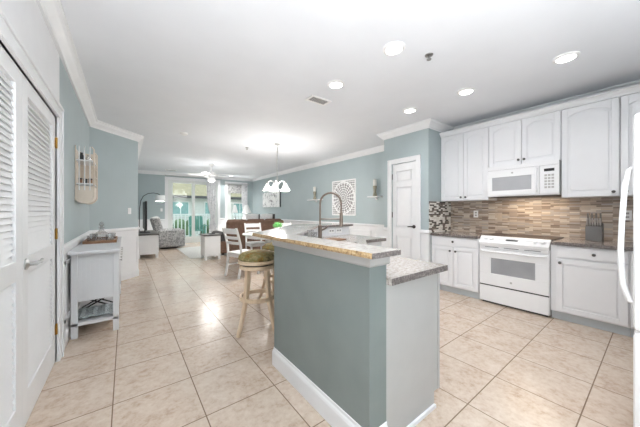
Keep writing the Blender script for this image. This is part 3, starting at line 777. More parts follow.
# outlets
def outlet(pos, axis, label, sgn=-1, horiz=False, switch=False):
    x, y, z = pos; t = thing('power_outlet' if not switch else 'light_switch', pos, label, 'outlet' if not switch else 'light switch')
    w, h = (.115, .07) if horiz else (.07, .115)
    def fn(u_, v_, t_):
        if axis == 'x': return (x + sgn*t_, y + u_, z + v_)
        if axis == 'y': return (x + u_, y + sgn*t_, z + v_)
        return (x + u_*u.x + nn.x*t_, y + u_*u.y + nn.y*t_, z + v_)
    R = lambda a, b, ca=0, cb=0: [(ca-a, cb-b), (ca+a, cb-b), (ca+a, cb+b), (ca-a, cb+b)]
    MB().hprism(R(w/2, h/2), fn, 0, .006).build('cover_plate', 'plastic', t, bevel=.002)
    if switch: MB().hprism(R(.012, .03), fn, .006, .011).build('rocker', 'plastic', t)
    else:
        for s_ in (-1, 1):
            ca, cb = (s_*.022, 0) if horiz else (0, s_*.022)
            MB().hprism(R(.015, .012, ca, cb), fn, .006, .008).build('socket', 'grey_panel', t)
            MB().hprism(R(.002, .006, ca-.006, cb), fn, .008, .0085).build('slot', 'dark', t)
            MB().hprism(R(.002, .006, ca+.006, cb), fn, .008, .0085).build('slot', 'dark', t)
    return t
outlet((XR-.012, 1.86, 1.22), 'x', 'white wall outlet on the mosaic left of the stove')
outlet((XR-.012, .235, 1.22), 'x', 'white wall outlet on the mosaic right of the knife block')
q = Vector(B0) + u*.735
outlet((q.x, q.y, 1.27), 'd', 'white light switch on the angled teal wall above the console table', switch=True)
outlet((1.085, YF, 1.31), 'y', 'white switch plate on the far wall left of the sliding door', switch=True)

# refrigerator
t = thing('refrigerator', (2.5, -.3, 0), 'white refrigerator with a long bowed handle at the right edge of the photo', 'refrigerator')
MB().box(2.06, 2.97, -.72, .0, .05, 1.765).build('body', 'appl', t, bevel=.015)
MB().box(2.08, 2.95, -.70, -.03, 0, .05).build('base_grille', 'grey_panel', t)
d = MB().box(2.06, 2.97, .004, .085, .66, 1.77).build('door', 'appl', t, bevel=.02)
MB().tube([(2.115, .08, 1.50), (2.115, .10, 1.485), (2.115, .115, 1.40), (2.115, .125, 1.22), (2.115, .13, 1.05), (2.115, .122, .88), (2.115, .10, .80), (2.115, .08, .79)], .012, 10).build('handle', 'appl', d, smooth=True)
MB().box(2.057, 2.061, .03, .055, 1.655, 1.69).build('hinge_cover', 'nickel', d)
d = MB().box(2.06, 2.97, .004, .085, .06, .65).build('freezer_drawer', 'appl', t, bevel=.02)

# ------------------------------------------------------------------ peninsula
t = thing('kitchen_peninsula', (1.5, 1.9, 0), 'slate-teal island base with white end panel and baseboard in the middle of the kitchen', 'kitchen island')
outer = [(.985, .888), (.985, 1.934), (2.051, 3.0), (2.72, 3.0)]
inner = [(2.72, 2.87), (2.105, 2.87), (1.117, 1.882), (1.117, .888)]
MB().prism(outer + inner, 0, 1.041).build('knee_wall', 'island', t)
MB().prism([(1.118, .905), (1.655, .905), (1.655, 1.55), (2.33, 2.225), (2.70, 2.225), (2.70, 2.87), (2.105, 2.87), (1.118, 1.882)][:0] or [(1.118, .906), (1.64, .906), (1.64, 1.55), (2.315, 2.225), (2.70, 2.225), (2.70, 2.868), (2.106, 2.868), (1.118, 1.88)], .10, .70).build('cabinet_body', 'cab', t)
MB().prism([(1.118, .93), (1.58, .93), (1.58, 1.57), (2.30, 2.29), (2.68, 2.29), (2.68, 2.868), (2.106, 2.868), (1.118, 1.88)], 0, .10).build('toe_kick', 'toe', t)
m = MB(); m.box(1.117, 1.656, .888, .905, .10, .874); m.box(1.117, 1.60, .888, .905, 0, .10); m.build('end_panel', 'grey_panel', t)  # darker grey puts the end face's shade into the panel colour
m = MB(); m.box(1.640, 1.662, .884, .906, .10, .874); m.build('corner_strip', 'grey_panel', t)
# cabinet upper band around sink so the counter is carried
m = MB(); m.box(1.60, 1.64, .906, 1.54, .70, .874); m.box(2.34, 2.70, 2.225, 2.26, .70, .874); m.box(2.66, 2.70, 2.26, 2.86, .70, .874)
m.prism([(1.64, 1.55), (2.315, 2.225), (2.29, 2.25), (1.615, 1.575)], .70, .874); m.build('front_rail', 'cab', t)
for y0, y1 in ((.93, 1.225), (1.235, 1.53)):
    m = MB(); m.box(1.641, 1.655, y0, y1, .12, .86); m.build('door', 'cab', t, bevel=.003)
MB().molding([(1.117, .95), (1.117, 1.882), (2.105, 2.87), (2.72, 2.87)], [(0, .9145), (.006, .9145), (.006, 1.041), (0, 1.041)]).build('splash_panel', 'bead', t)
# baseboard: travel so that outward is on the right
bb = [(0, 0), (.016, 0), (.016, .105), (.012, .118), (.006, .125), (.004, .14), (0, .142)]
MB().molding([(2.72, 3.0), (2.051, 3.0), (.985, 1.934), (.985, .888), (1.117, .888)][::1], bb).build('baseboard', 'trim', t)
MB().box(1.135, 1.60, .874, .888, 0, .022).build('shoe_moulding', 'trim', t)
ap = [(0, .985), (.008, .985), (.014, .995), (.014, 1.041), (0, 1.041)]
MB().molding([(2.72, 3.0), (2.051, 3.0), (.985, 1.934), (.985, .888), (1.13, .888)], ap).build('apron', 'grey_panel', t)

# lower worktop with sink cutout
sc = Vector((1.827, 2.053)); e1 = Vector((1, 1)).normalized(); e2 = Vector((-1, 1)).normalized()
lowpoly = [(1.119, .855), (1.70, .855), (1.70, 1.53), (2.35, 2.18), (2.735, 2.18), (2.735, 2.868), (2.106, 2.868), (1.119, 1.880)]
def rect(a, b): return [tuple(sc + e1*a*i + e2*b*j) for i, j in ((-1, -1), (1, -1), (1, 1), (-1, 1))]
wt = thing('worktop', (1.6, 1.9, .876), 'lower granite worktop of the island around the sink', 'countertop')
slab = MB().prism(lowpoly, .876, .914).build('slab', 'granite', wt)
cut = MB().prism(rect(.26, .17), .8, 1.0).build('cutter', 'granite', wt)
bo = slab.modifiers.new('hole', 'BOOLEAN'); bo.object = cut; bo.operation = 'DIFFERENCE'; bo.solver = 'EXACT'
bpy.context.view_layer.update()
dg = bpy.context.evaluated_depsgraph_get()
me = bpy.data.meshes.new_from_object(slab.evaluated_get(dg)); slab.modifiers.clear(); slab.data = me
bpy.data.objects.remove(cut)
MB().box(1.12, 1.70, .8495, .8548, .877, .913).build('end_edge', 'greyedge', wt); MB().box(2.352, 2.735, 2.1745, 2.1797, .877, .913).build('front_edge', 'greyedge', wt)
sk = thing('sink', (sc.x, sc.y, .70), 'steel undermount corner sink below the faucet', 'sink')
m = MB()
a, b = rect(.26, .17), rect(.25, .16)
m.prism(rect(.258, .168), .705, .711)
for i in range(4):
    j = (i+1) % 4; m.prism([a[i], a[j], b[j], b[i]], .711, .875)
m.build('basin', 'steel', sk)
MB().lathe([(0, .711), (.04, .711), (.04, .714), (0, .714)], (sc.x, sc.y, 0), 18).build('drain', 'chrome', sk)

# raised bar top
barpoly = [(.93, .82), (.93, 2.24), (1.94, 3.25), (2.77, 3.25), (2.77, 2.83), (2.105, 2.83), (1.143, 1.868), (1.143, .82)]
bt = thing('breakfast_bar_counter', (1.3, 1.9, 1.042), 'raised granite breakfast bar top with a golden rough front edge', 'countertop')
MB().prism(barpoly, 1.042, 1.07).build('slab', 'bargranite', bt)
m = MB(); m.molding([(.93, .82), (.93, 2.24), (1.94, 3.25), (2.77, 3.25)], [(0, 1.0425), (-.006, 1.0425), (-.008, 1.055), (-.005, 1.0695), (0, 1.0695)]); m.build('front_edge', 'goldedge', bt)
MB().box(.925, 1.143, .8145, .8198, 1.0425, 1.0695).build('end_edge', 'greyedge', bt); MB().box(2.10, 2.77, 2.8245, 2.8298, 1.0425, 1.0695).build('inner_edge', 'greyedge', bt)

for x in (2.37, 2.51): outlet((x, 2.864, .985), 'y', 'white outlet plate behind the sink, ' + ('left one of the pair' if x < 2.4 else 'right one of the pair'), horiz=True)

# faucet (corner mounted, spring neck)
fb = Vector((1.675, 2.215, .914)); dd = Vector((.7071, -.7071, 0))
t = thing('faucet', fb, 'tall bronze pull-down spring faucet at the island sink', 'faucet')
MB().lathe([(0, 0), (.03, 0), (.03, .012), (.022, .016), (.021, .20), (.016, .205), (0, .205)], fb, 18).build('body', 'bronze', t, smooth=True)
pts = [fb + Vector((0, 0, .20)), fb + Vector((0, 0, .42))]
R_ = .1135
for k in range(13):
    a = PI - k*PI/12; pts.append(fb + dd*(R_ + R_*math.cos(a)) + Vector((0, 0, .435 + .115*math.sin(a))))
pts += [fb + dd*2*R_ + Vector((0, 0, .33))]
nk = MB().tube(pts, .0095, 10).build('neck', 'bronze', t, smooth=True)
m = MB()
for i in range(2, len(pts)-1):
    for f_ in (0, .5):
        c = pts[i].lerp(pts[i+1], f_); d = (pts[i+1]-pts[i]).normalized(); m.tube([c - d*.003, c + d*.003], .0125, 10)
m.build('spring_coil', 'bronze', nk)
MB().lathe([(0, .34), (.016, .34), (.018, .30), (.02, .22), (.023, .19), (0, .19)], fb + dd*2*R_, 16).build('spray_head', 'bronze', t, smooth=True)
MB().tube([fb + Vector((0, 0, .27)), fb + dd*2*R_ + Vector((0, 0, .27))], .007, 10).build('support_arm', 'bronze', t)
MB().tube([fb + Vector((.01, -.01, .15)), fb + dd*.05 + Vector((.02, .02, .165)), fb + dd*.09 + Vector((.03, .03, .195))], [.011, .008, .006], 10).build('lever', 'bronze', t, smooth=True)
# glassware and bottle left of faucet
def tumbler(x, y, r, h, label):
    m = MB(); m.lathe([(0, 0), (r*.8, 0), (r, h), (r-.004, h), (r*.76, .012), (0, .012)], (x, y, .914), 18)
    return tag(m.build('drinking_glass', 'crystal', smooth=True), label, 'glass', 'glasses by the sink')
tumbler(1.36, 1.99, .035, .15, 'clear glass tumbler left of the faucet, outermost of the three')
tumbler(1.44, 2.06, .035, .17, 'clear glass tumbler left of the faucet, middle of the three')
tumbler(1.53, 2.12, .032, .14, 'clear glass tumbler nearest the faucet base')
o = MB().obox((2.02, 2.44, .9205), (.30, .22, .012), math.radians(5)).build('cutting_board', 'brownwood', bevel=.003); tag(o, 'thin brown wooden board lying on the island worktop right of the sink', 'cutting board')

# ------------------------------------------------------------------ bar stools
t0 = thing('bar_stool', (0, 0, 0), 'round limed-oak bar stool with olive tapestry seat, nearest the camera', 'bar stool', 'stools at the breakfast bar')
for k in range(4):
    a = math.radians(20 + 90*k); d = Vector((math.cos(a), math.sin(a), 0))
    m = MB(); zz = [.66, .5, .3, .15, .0]; rr = [.145, .15, .175, .215, .265]; w = [.021, .021, .020, .019, .017]
    rings = []
    for z, r, q in zip(zz, rr, w):
        c = d*r + Vector((0, 0, z)); pp = Vector((-d.y, d.x, 0))
        rings.append([m.bm.verts.new(c + d*i*q*.9 + pp*j*q) for i, j in ((-1, -1), (1, -1), (1, 1), (-1, 1))])
    for i in range(4):
        for j in range(4): m.bm.faces.new((rings[i][j], rings[i][(j+1) % 4], rings[i+1][(j+1) % 4], rings[i+1][j]))
    m.bm.faces.new(rings[0]); m.bm.faces.new(rings[-1])
    lg = m.build('leg', 'wood', t0, bevel=.004)
    MB().lathe([(0, 0), (.014, 0), (.014, .006), (0, .006)], d*.265, 10).build('foot_glide', 'brownwood', lg)
MB().lathe([(.165, .325), (.19, .325), (.19, .365), (.165, .365), (.165, .325)], (0, 0, 0), 36).build('footrest_ring', 'wood', t0, smooth=True)
MB().lathe([(0, .655), (.185, .655), (.19, .66), (.19, .695), (0, .695)], (0, 0, 0), 36).build('seat_base', 'wood', t0, smooth=True)
MB().lathe([(0, .695), (.17, .695), (.17, .708), (0, .708)], (0, 0, 0), 32).build('swivel_plate', 'dark', t0)
MB().lathe([(0, .708), (.195, .708), (.205, .716), (.205, .742), (.195, .75), (0, .75)], (0, 0, 0), 40).build('seat_ring', 'wood', t0, smooth=True)
MB().lathe([(0, .75), (.196, .75), (.203, .765), (.198, .79), (.165, .82), (.10, .838), (0, .845)], (0, 0, 0), 36).build('cushion', 'tapestry', t0, smooth='all')
t0.location = (1.15, 2.65, 0)
dup(t0, (1.66, 3.17, 0), .5, 'round limed-oak bar stool with olive tapestry seat, the farther one, mostly behind the bar')

# ------------------------------------------------------------------ dining set
tx, ty = 2.66, 5.48
t = thing('dining_table', (tx, ty, 0), 'round white pedestal dining table under the chandelier', 'table')
MB().lathe([(0, .725), (.57, .725), (.60, .735), (.60, .752), (.59, .76), (0, .76)], (tx, ty, 0), 48).build('tabletop', 'whitewood', t, smooth=True)
MB().lathe([(.46, .66), (.50, .66), (.50, .725), (.46, .725), (.46, .66)], (tx, ty, 0), 40).build('apron', 'whitewood', t, smooth=True)
MB().lathe([(0, .05), (.10, .05), (.11, .12), (.06, .2), (.055, .4), (.09, .55), (.07, .66), (.2, .70), (.2, .725), (0, .725)], (tx, ty, 0), 24).build('pedestal', 'whitewood', t, smooth=True)
for k in range(4):
    a = k*PI/2 + PI/4; d = Vector((math.cos(a), math.sin(a), 0)); o = Vector((tx, ty, 0))
    MB().tube([o + d*.06 + Vector((0, 0, .14)), o + d*.22 + Vector((0, 0, .09)), o + d*.36 + Vector((0, 0, .026))], [.04, .034, .026], 10).build('foot', 'whitewood', t, smooth=True)

ch = thing('dining_chair', (0, 0, 0), 'white ladder-back dining chair left of the table, seen from the side', 'chair', 'dining chairs')
# local: faces +Y, back at -Y
for sx in (-1, 1):
    m = MB(); pts = [(-.245, 0), (-.20, .22), (-.185, .44), (-.20, .62), (-.25, .80), (-.30, .95)]; wv = .019
    poly = [(y-wv, z) for y, z in pts] + [(y+wv, z) for y, z in pts[::-1]]
    m.hprism(poly, lambda u_, v_, t_: (t_, u_, v_), sx*.205-.017, sx*.205+.017); m.build('rear_leg', 'whitewood', ch, bevel=.004)
    m = MB(); pts = [(.23, 0), (.215, .2), (.205, .44)]
    poly = [(y-.018, z) for y, z in pts] + [(y+.02, z) for y, z in pts[::-1]]
    m.hprism(poly, lambda u_, v_, t_: (t_, u_, v_), sx*.20-.02, sx*.20+.02); m.build('front_leg', 'whitewood', ch, bevel=.004)
    MB().box(sx*.205-.012, sx*.205+.012, -.19, .2, .38, .44).build('side_rail', 'whitewood', ch); MB().box(sx*.205-.01, sx*.205+.01, -.2, .21, .20, .225).build('side_stretcher', 'whitewood', ch)
MB().prism([(-.21, -.20), (.21, -.20), (.245, .24), (-.245, .24)], .44, .468).build('seat', 'whitewood', ch, bevel=.008)
for q in ((-.185, .185, .19, .212, .38, .44), (-.19, .19, -.195, -.175, .38, .44)): MB().box(*q).build('seat_rail', 'whitewood', ch)
MB().box(-.19, .19, -.01, .01, .205, .225).build('stretcher', 'whitewood', ch)
for z, hgt, yb in ((.885, .10, -.278), (.755, .055, -.238), (.655, .05, -.212)):
    m = MB(); n = 8; poly = []
    front = []; back = []
    for k in range(n+1):
        x = -.19+.38*k/n; bow = -.022*(1-(x/.19)**2); front.append((x, yb+bow+.009)); back.append((x, yb+bow-.009))
    m.prism(front + back[::-1], z-hgt/2, z+hgt/2); m.build('back_slat', 'whitewood', ch, bevel=.003)
# placements
def face(o, x, y, ang): o.location = (x, y, 0); o.rotation_euler = (0, 0, ang)
face(ch, 1.86, 5.02, -PI/2 + .30)
dup(ch, (2.70, 6.30, 0), PI - .05, 'white ladder-back dining chair behind the table, facing us, before the sofa')
dup(ch, (3.30, 5.98, 0), PI - .5, 'white ladder-back dining chair behind the potted plant')

px_, py_ = 2.78, 5.30
t = thing('potted_plant', (px_, py_, .76), 'small green succulent in a white pot on the dining table', 'plant')
MB().lathe([(0, 0), (.045, 0), (.062, .10), (.064, .13), (.056, .13), (.052, .11), (0, .11)], (px_, py_, .76), 20).build('pot', 'ceramic', t, smooth=True)
m = MB(); r = random.Random(3)
for k in range(60):
    a = r.uniform(0, 2*PI); el = r.uniform(.2, 1.5); ln = r.uniform(.10, .17); d = Vector((math.cos(a)*math.cos(el), math.sin(a)*math.cos(el), math.sin(el)*.9))
    p = Vector((px_, py_, .885)); m.tube([p, p + d*ln*.6, p + d*ln], [.010, .018, .003], 6)
m.build('leaves', 'green', t, smooth=True)

# ------------------------------------------------------------------ wall art and sconce shelves (right wall)
o = MB().box(XR-.022, XR, 4.67, 5.60, 1.15, 2.10).build('wall_art', 'mandala', bevel=.003, origin=(XR-.01, 5.135, 1.15)); tag(o, 'square white fretwork mandala panel on the teal wall behind the faucet', 'wall art')
t = thing('wall_art', (XR-.03, 9.4, 1.42), 'canvas print of grey ink flowers on the far right wall behind the chandelier', 'wall art')
MB().box(XR-.05, XR, 8.65, 10.15, 1.42, 2.03).build('canvas_frame', 'dark', t)
MB().box(XR-.054, XR-.05, 8.65, 10.15, 1.42, 2.03).build('printed_face', 'floral', t)
def shelf(y, z, w, label, cl, hl):
    t = thing('wall_shelf', (XR-.06, y, z-.06), label, 'shelf', 'small candle shelves')
    MB().box(XR-.16, XR, y-w/2, y+w/2, z-.022, z).build('board', 'whitewood', t, bevel=.003)
    MB().hprism([(XR, z-.08), (XR-.02, z-.08), (XR-.10, z-.022), (XR, z-.022)], lambda u_, v_, t_: (u_, t_, v_), y-.02, y+.02).build('bracket', 'whitewood', t)
    m = MB(); m.lathe([(0, 0), (.055, 0), (.05, .02), (.032, .10), (.045, .20), (.05, .24), (0, .24)], (XR-.085, y, z), 18)
    tag(m.build('candle_holder', 'holder', smooth=True), hl, 'candle holder', 'candle holders')
    c = thing('pillar_candle', (XR-.085, y, z+.24), cl, 'candle', 'pillar candles')
    MB().lathe([(0, 0), (.042, 0), (.042, .14), (.035, .145), (0, .142)], (XR-.085, y, z+.24), 18).build('wax', 'wax', c, smooth=True)
    MB().tube([(XR-.085, y, z+.38), (XR-.085, y, z+.40)], .002, 6).build('wick', 'dark', c)
shelf(6.35, 1.62, .62, 'small white wall shelf left of the mandala panel', 'white pillar candle left of the mandala panel', 'mottled stone candle holder left of the mandala panel')
shelf(3.98, 1.61, .34, 'small white wall shelf right of the mandala panel, by the pantry', 'white pillar candle right of the mandala panel, by the pantry', 'mottled stone candle holder right of the mandala panel, by the pantry')

# ------------------------------------------------------------------ console table on the left
t = thing('console_table', (-.22, 4.3, 0), 'narrow white console cabinet with lower shelf against the left wall', 'console table')
cy0, cy1 = 3.50, 5.05
MB().box(-.448, -.045, 3.44, 5.10, .842, .872).build('top', 'bead', t, bevel=.004)
for x in (-.43, -.105):
    for y in (cy0, cy1-.05): MB().box(x, x+.05, y, y+.05, 0, .842).build('leg', 'bead', t, bevel=.003)
m = MB(); m.box(-.38, -.105, cy0+.012, cy0+.03, .36, .842)
for k in range(8): m.box(-.38+k*.0344, -.352+k*.0344, cy0+.009, cy0+.012, .365, .838)
m.build('end_panel', 'bead', t)
MB().box(-.43, -.06, cy0+.05, cy1-.05, .36, .842).build('cabinet_body', 'bead', t)
for k in range(3):
    y0 = cy0+.06+k*.48; d = MB().box(-.062, -.052, y0, y0+.46, .62, .82).build('drawer', 'bead', t, bevel=.003)
    for q in (.12, .34): MB().lathe([(0, 0), (.006, 0), (.006, .012), (.014, .018), (0, .024)], (-.052, y0+q, .72), 12, 'x').build('knob', 'nickel', d, smooth=True)
MB().box(-.43, -.06, cy0, cy1, .12, .148).build('shelf', 'bead', t, bevel=.003)
# things on / in it
t = thing('serving_tray', (-.25, 4.4, .872), 'brown wooden serving tray on top of the console cabinet', 'tray')
MB().box(-.41, -.09, 4.15, 4.75, .872, .88).build('base', 'brownwood', t)
m = MB(); m.box(-.41, -.40, 4.15, 4.75, .88, .905); m.box(-.10, -.09, 4.15, 4.75, .88, .905); m.box(-.40, -.10, 4.15, 4.16, .88, .905); m.box(-.40, -.10, 4.74, 4.75, .88, .905); m.build('rim', 'brownwood', t)
t = thing('glass_decanter', (-.25, 4.42, .88), 'clear cut-glass decanter with stopper on the wooden tray', 'decanter')
MB().lathe([(0, 0), (.075, 0), (.085, .03), (.075, .09), (.03, .13), (.022, .16), (.034, .18), (0, .18)], (-.25, 4.42, .88), 12).build('bottle', 'crystal', t)
MB().lathe([(0, .18), (.012, .18), (.03, .21), (.018, .24), (0, .25)], (-.25, 4.42, .88), 8).build('stopper', 'crystal', t)
for x, y, l in ((-.34, 4.28, 'wall side'), (-.16, 4.27, 'room side'), (-.34, 4.6, 'back corner'), (-.15, 4.6, 'back room side')):
    m = MB(); m.lathe([(0, 0), (.038, 0), (.044, .085), (.04, .085), (.034, .012), (0, .012)], (x, y, .88), 10)
    tag(m.build('crystal_tumbler', 'crystal'), 'small cut-glass tumbler beside the decanter on the tray, ' + l, 'glass', 'tumblers on the tray')
t = thing('patterned_tray', (-.23, 3.66, .148), 'blue-grey rippled tray leaning on the console lower shelf', 'tray')
m = MB()
n = 10
for k in range(n):
    x0 = -.40+k*.032; z = .175+.007*math.sin(k*2.1)
    m.hprism([(x0, z), (x0+.032, .175+.007*math.sin((k+1)*2.1)), (x0+.032, .183+.007*math.sin((k+1)*2.1)), (x0, z+.008)], lambda u_, v_, t_: (u_, t_, v_ + (t_-3.56)*.12), 3.56, 3.80)
m.build('tray_body', 'tray', t)
m = MB()
for k in range(2): m.box(-.395 + k*.31, -.385+k*.31, 3.57, 3.79, .148, .178)
m.build('foot', 'tray', t)
t = thing('wire_rack', (-.25, 3.95, .148), 'black folding wire rack standing behind the patterned tray', 'rack')
for y in (3.88, 4.02):
    MB().tube([(-.40, y, .156), (-.12, y, .31)], .008, 8).build('crossed_leg', 'black', t)
    MB().tube([(-.40, y+.018, .31), (-.12, y+.018, .156)], .008, 8).build('crossed_leg', 'black', t)
for x in (-.40, -.12): MB().tube([(x, 3.86, .31), (x, 4.06, .31)], .009, 8).build('crossbar', 'black', t)
MB().tube([(-.40, 3.872, .30), (-.12, 3.872, .30)], .009, 8).build('top_bar', 'black', t)

# sled-shaped rack on the left wall
sy0, sy1 = 4.02, 4.42; z0, z1 = 1.36, 2.02; dep = .165
t = thing('wall_rack', (XA+.08, 4.2, z0), 'cream sled-shaped hanging rack on the left wall above the console cabinet', 'wall rack')
def bow(q): return .012*math.sin(PI*q)
for y in (sy0, sy1):
    m = MB(); pts = []
    for k in range(13): q = k/12; pts.append((XA+.006+.0*q, y, z0+.03+(z1-z0-.03)*q))
    m.tube(pts, .007, 8)
    pts = [(XA+.006, y, z0+.05)]
    for k in range(9):
        a = PI + k*PI/8*.5*1.0; pts.append((XA+dep/2 + dep/2*math.cos(PI + PI*k/8), y, z0+.08-.08*math.sin(PI*k/8)))
    pts += [(XA+dep, y, z0+.3), (XA+dep, y, z1-.03), (XA+dep-.02, y, z1)]
    m.tube(pts, .008, 8); m.build('runner', 'beigerack', t, smooth=True)
for q in (.22, .5, .78):
    MB().tube([(XA+dep*q, sy0, z0+.15), (XA+dep*q, sy0, z1)], .006, 8).build('side_rod', 'whitewood', t)
MB().box(XA+.004, XA+dep-.004, sy1-.008, sy1-.001, z0+.18, z1-.02).build('side_panel', 'beigerack', t)
# curved bottom bin
m = MB(); n = 10; a = []; b_ = []
for k in range(n+1):
    th = PI + PI*k/n; a.append((XA+dep/2+(dep/2-.004)*math.cos(th), z0+.085+.08*math.sin(th))); b_.append((XA+dep/2+(dep/2-.012)*math.cos(th), z0+.085+.07*math.sin(th)))
a = [(XA+.004, z0+.20)] + a + [(XA+dep-.004, z0+.20)]; b_ = [(XA+.012, z0+.20)] + b_ + [(XA+dep-.012, z0+.20)]
m.hprism(a + b_[::-1], lambda u_, v_, t_: (u_, t_, v_), sy0+.008, sy1-.008)
m.hprism(a, lambda u_, v_, t_: (u_, t_, v_), sy0+.002, sy0+.01); m.build('bin', 'beigerack', t)
MB().box(XA+.001, XA+.008, sy0+.02, sy1-.02, z0+.2, z1-.03).build('back_board', 'beigerack', t)
for z in (z0+.22, z0+.49): MB().box(XA+.008, XA+dep-.004, sy0+.004, sy1-.004, z, z+.014).build('shelf', 'whitewood', t)
for z in (z0+.32, z0+.42, z0+.58): MB().tube([(XA+dep, sy0, z), (XA+dep, sy1, z)], .005, 8).build('front_rung', 'beigerack', t)
for k, (x, y, z, h, mt, l) in enumerate(((XA+.04, 4.08, z0+.234, .06, 'brownwood', 'small brown spice jar on the lower rack shelf, wall side'), (XA+.085, 4.08, z0+.234, .055, 'dark', 'small black spice jar on the lower rack shelf, middle'), (XA+.13, 4.08, z0+.234, .06, 'brownwood', 'small brown spice jar on the lower rack shelf, room side'))):
    j = thing('spice_jar', (x, y, z), l, 'jar', 'jars on the wall rack')
    MB().lathe([(0, 0), (.018, 0), (.018, h*.75), (0, h*.75)], (x, y, z), 12).build('jar', mt, j); MB().lathe([(0, h*.75), (.019, h*.75), (.019, h), (0, h)], (x, y, z), 12).build('lid', 'black', j)
for x, y, l, hh in ((XA+.05, 4.09, 'wall side', .09), (XA+.11, 4.10, 'room side', .07)):
    m = MB(); m.lathe([(0, 0), (.022, 0), (.028, hh*.5), (.012, hh*.8), (.014, hh), (0, hh)], (x, y, z0+.504), 12)
    tag(m.build('glass_bottle', 'dark' if hh > .08 else 'crystal', smooth=True), 'little bottle on the upper rack shelf, ' + l, 'bottle', 'bottles on the wall rack')

# ------------------------------------------------------------------ living room
# tv stand
t = thing('tv_stand', (.47, 9.1, 0), 'white media cabinet with dark top beyond the angled wall', 'tv stand')
MB().box(.235, .74, 8.27, 9.95, .615, .65).build('top', 'darkwood', t, bevel=.004)
m = MB(); m.box(.25, .72, 8.30, 9.92, .10, .615)
for k in range(9): m.box(.262+k*.05, .302+k*.05, 8.294, 8.30, .12, .60)
m.build('cabinet_body', 'whitewood', t)
for x in (.25, .66):
    for y in (8.30, 9.86): MB().box(x, x+.06, y, y+.06, 0, .10).build('foot', 'whitewood', t)
for k in range(3): 
    d = MB().box(.72, .732, 8.34+k*.53, 8.84+k*.53, .13, .59).build('door', 'whitewood', t, bevel=.003)
t = thing('television', (.45, 9.0, .65), 'black flat television seen edge-on atop the white media cabinet', 'television')
MB().box(.43, .47, 8.42, 9.75, .74, 1.54).build('housing', 'black', t, bevel=.006)
MB().box(.47, .473, 8.44, 9.73, .76, 1.52).build('screen', 'screen', t)
MB().box(.33, .57, 8.85, 9.3, .651, .665).box(.44, .46, 9.0, 9.15, .665, .76).build('stand', 'black', t)
# arc lamp
t = thing('floor_lamp', (.38, 10.25, 0), 'arched black floor lamp with white drum shade in the far left corner', 'lamp')
MB().lathe([(0, 0), (.14, 0), (.14, .025), (.03, .035), (0, .035)], (.38, 10.25, 0), 24).build('base', 'black', t, smooth=True)
pts = [(.38, 10.25, .03), (.36, 10.25, .8), (.37, 10.25, 1.35)]
for k in range(9): a = PI - k*PI/9; pts.append((.66+.28*math.cos(a), 10.25, 1.55+.33*math.sin(a)))
pts.append((.95, 10.25, 1.84)) 
pts = pts[:3] + [(.40, 10.25, 1.6), (.47, 10.25, 1.76), (.60, 10.25, 1.85), (.74, 10.25, 1.875), (.86, 10.25, 1.86), (.94, 10.25, 1.82)]
MB().tube(pts, .011, 8).build('arched_pole', 'black', t, smooth=True)
MB().lathe([(.13, 1.60), (.15, 1.60), (.14, 1.80), (.12, 1.80)], (.94, 10.25, 0), 24).lathe([(0, 1.795), (.13, 1.795), (.13, 1.80), (0, 1.80)], (.94, 10.25, 0), 24).build('lamp_shade', 'shade', t, smooth=True)
light('lamp', 'POINT', (.94, 10.25, 1.70), 20, (1, .97, .92), parent=t, shadow_soft_size=.05)
# recliner
t = thing('recliner', (1.15, 10.3, 0), 'grey woven recliner armchair by the sliding door', 'armchair')
def soft(x0, x1, y0, y1, z0, z1, name, mat, parent, r=.05, rz=0, tilt=0, ax='X'):
    m = MB(); c = Vector(((x0+x1)/2, (y0+y1)/2, (z0+z1)/2))
    m.obox(c, (x1-x0, y1-y0, z1-z0), rz, tilt if ax == 'X' else 0, tilt if ax == 'Y' else 0)
    o = m.build(name, mat, parent); md = o.modifiers.new('bevel', 'BEVEL'); md.width = r; md.segments = 4
    for p in o.data.polygons: p.use_smooth = True
    return o
soft(.78, 1.62, 9.98, 10.62, .06, .42, 'base', 'greyfab', t, .04)
soft(1.0, 1.66, 10.0, 10.6, .36, .50, 'seat_cushion', 'greyfab', t, .05)
soft(.74, 1.0, 9.98, 10.62, .35, 1.08, 'backrest', 'greyfab', t, .08, 0, math.radians(-16), 'Y')
soft(.86, 1.64, 9.82, 9.99, .06, .64, 'armrest', 'greyfab', t, .06); soft(.86, 1.64, 10.61, 10.78, .06, .64, 'armrest', 'greyfab', t, .06)
MB().lathe([(0, 0), (.28, 0), (.28, .03), (.05, .06), (0, .06)], (1.2, 10.3, 0), 24).build('swivel_base', 'dark', t)
# rug
o = MB().box(1.38, 4.2, 7.54, 9.9, 0.0005, .012).build('area_rug', 'rug'); tag(o, 'pale grey area rug on the living room floor', 'rug')
# white side cabinet
t = thing('side_cabinet', (1.82, 7.25, 0), 'small white cabinet with dark top standing at the sofa end', 'side table')
MB().box(1.59, 2.04, 7.0, 7.52, .625, .655).build('top', 'darkwood', t, bevel=.004)
m = MB(); m.box(1.62, 2.01, 7.03, 7.49, .10, .625); m.box(1.64, 1.99, 7.024, 7.03, .12, .60); m.build('cabinet_body', 'whitewood', t)
for x in (1.62, 1.955):
    for y in (7.03, 7.435): MB().box(x, x+.055, y, y+.055, 0, .10).build('foot', 'whitewood', t)
m = MB(); m.obox((1.84, 7.2, .666), (.15, .05, .02), .3); o = m.build('remote_control', 'black', bevel=.004); tag(o, 'black remote control lying on the small white cabinet', 'remote control')
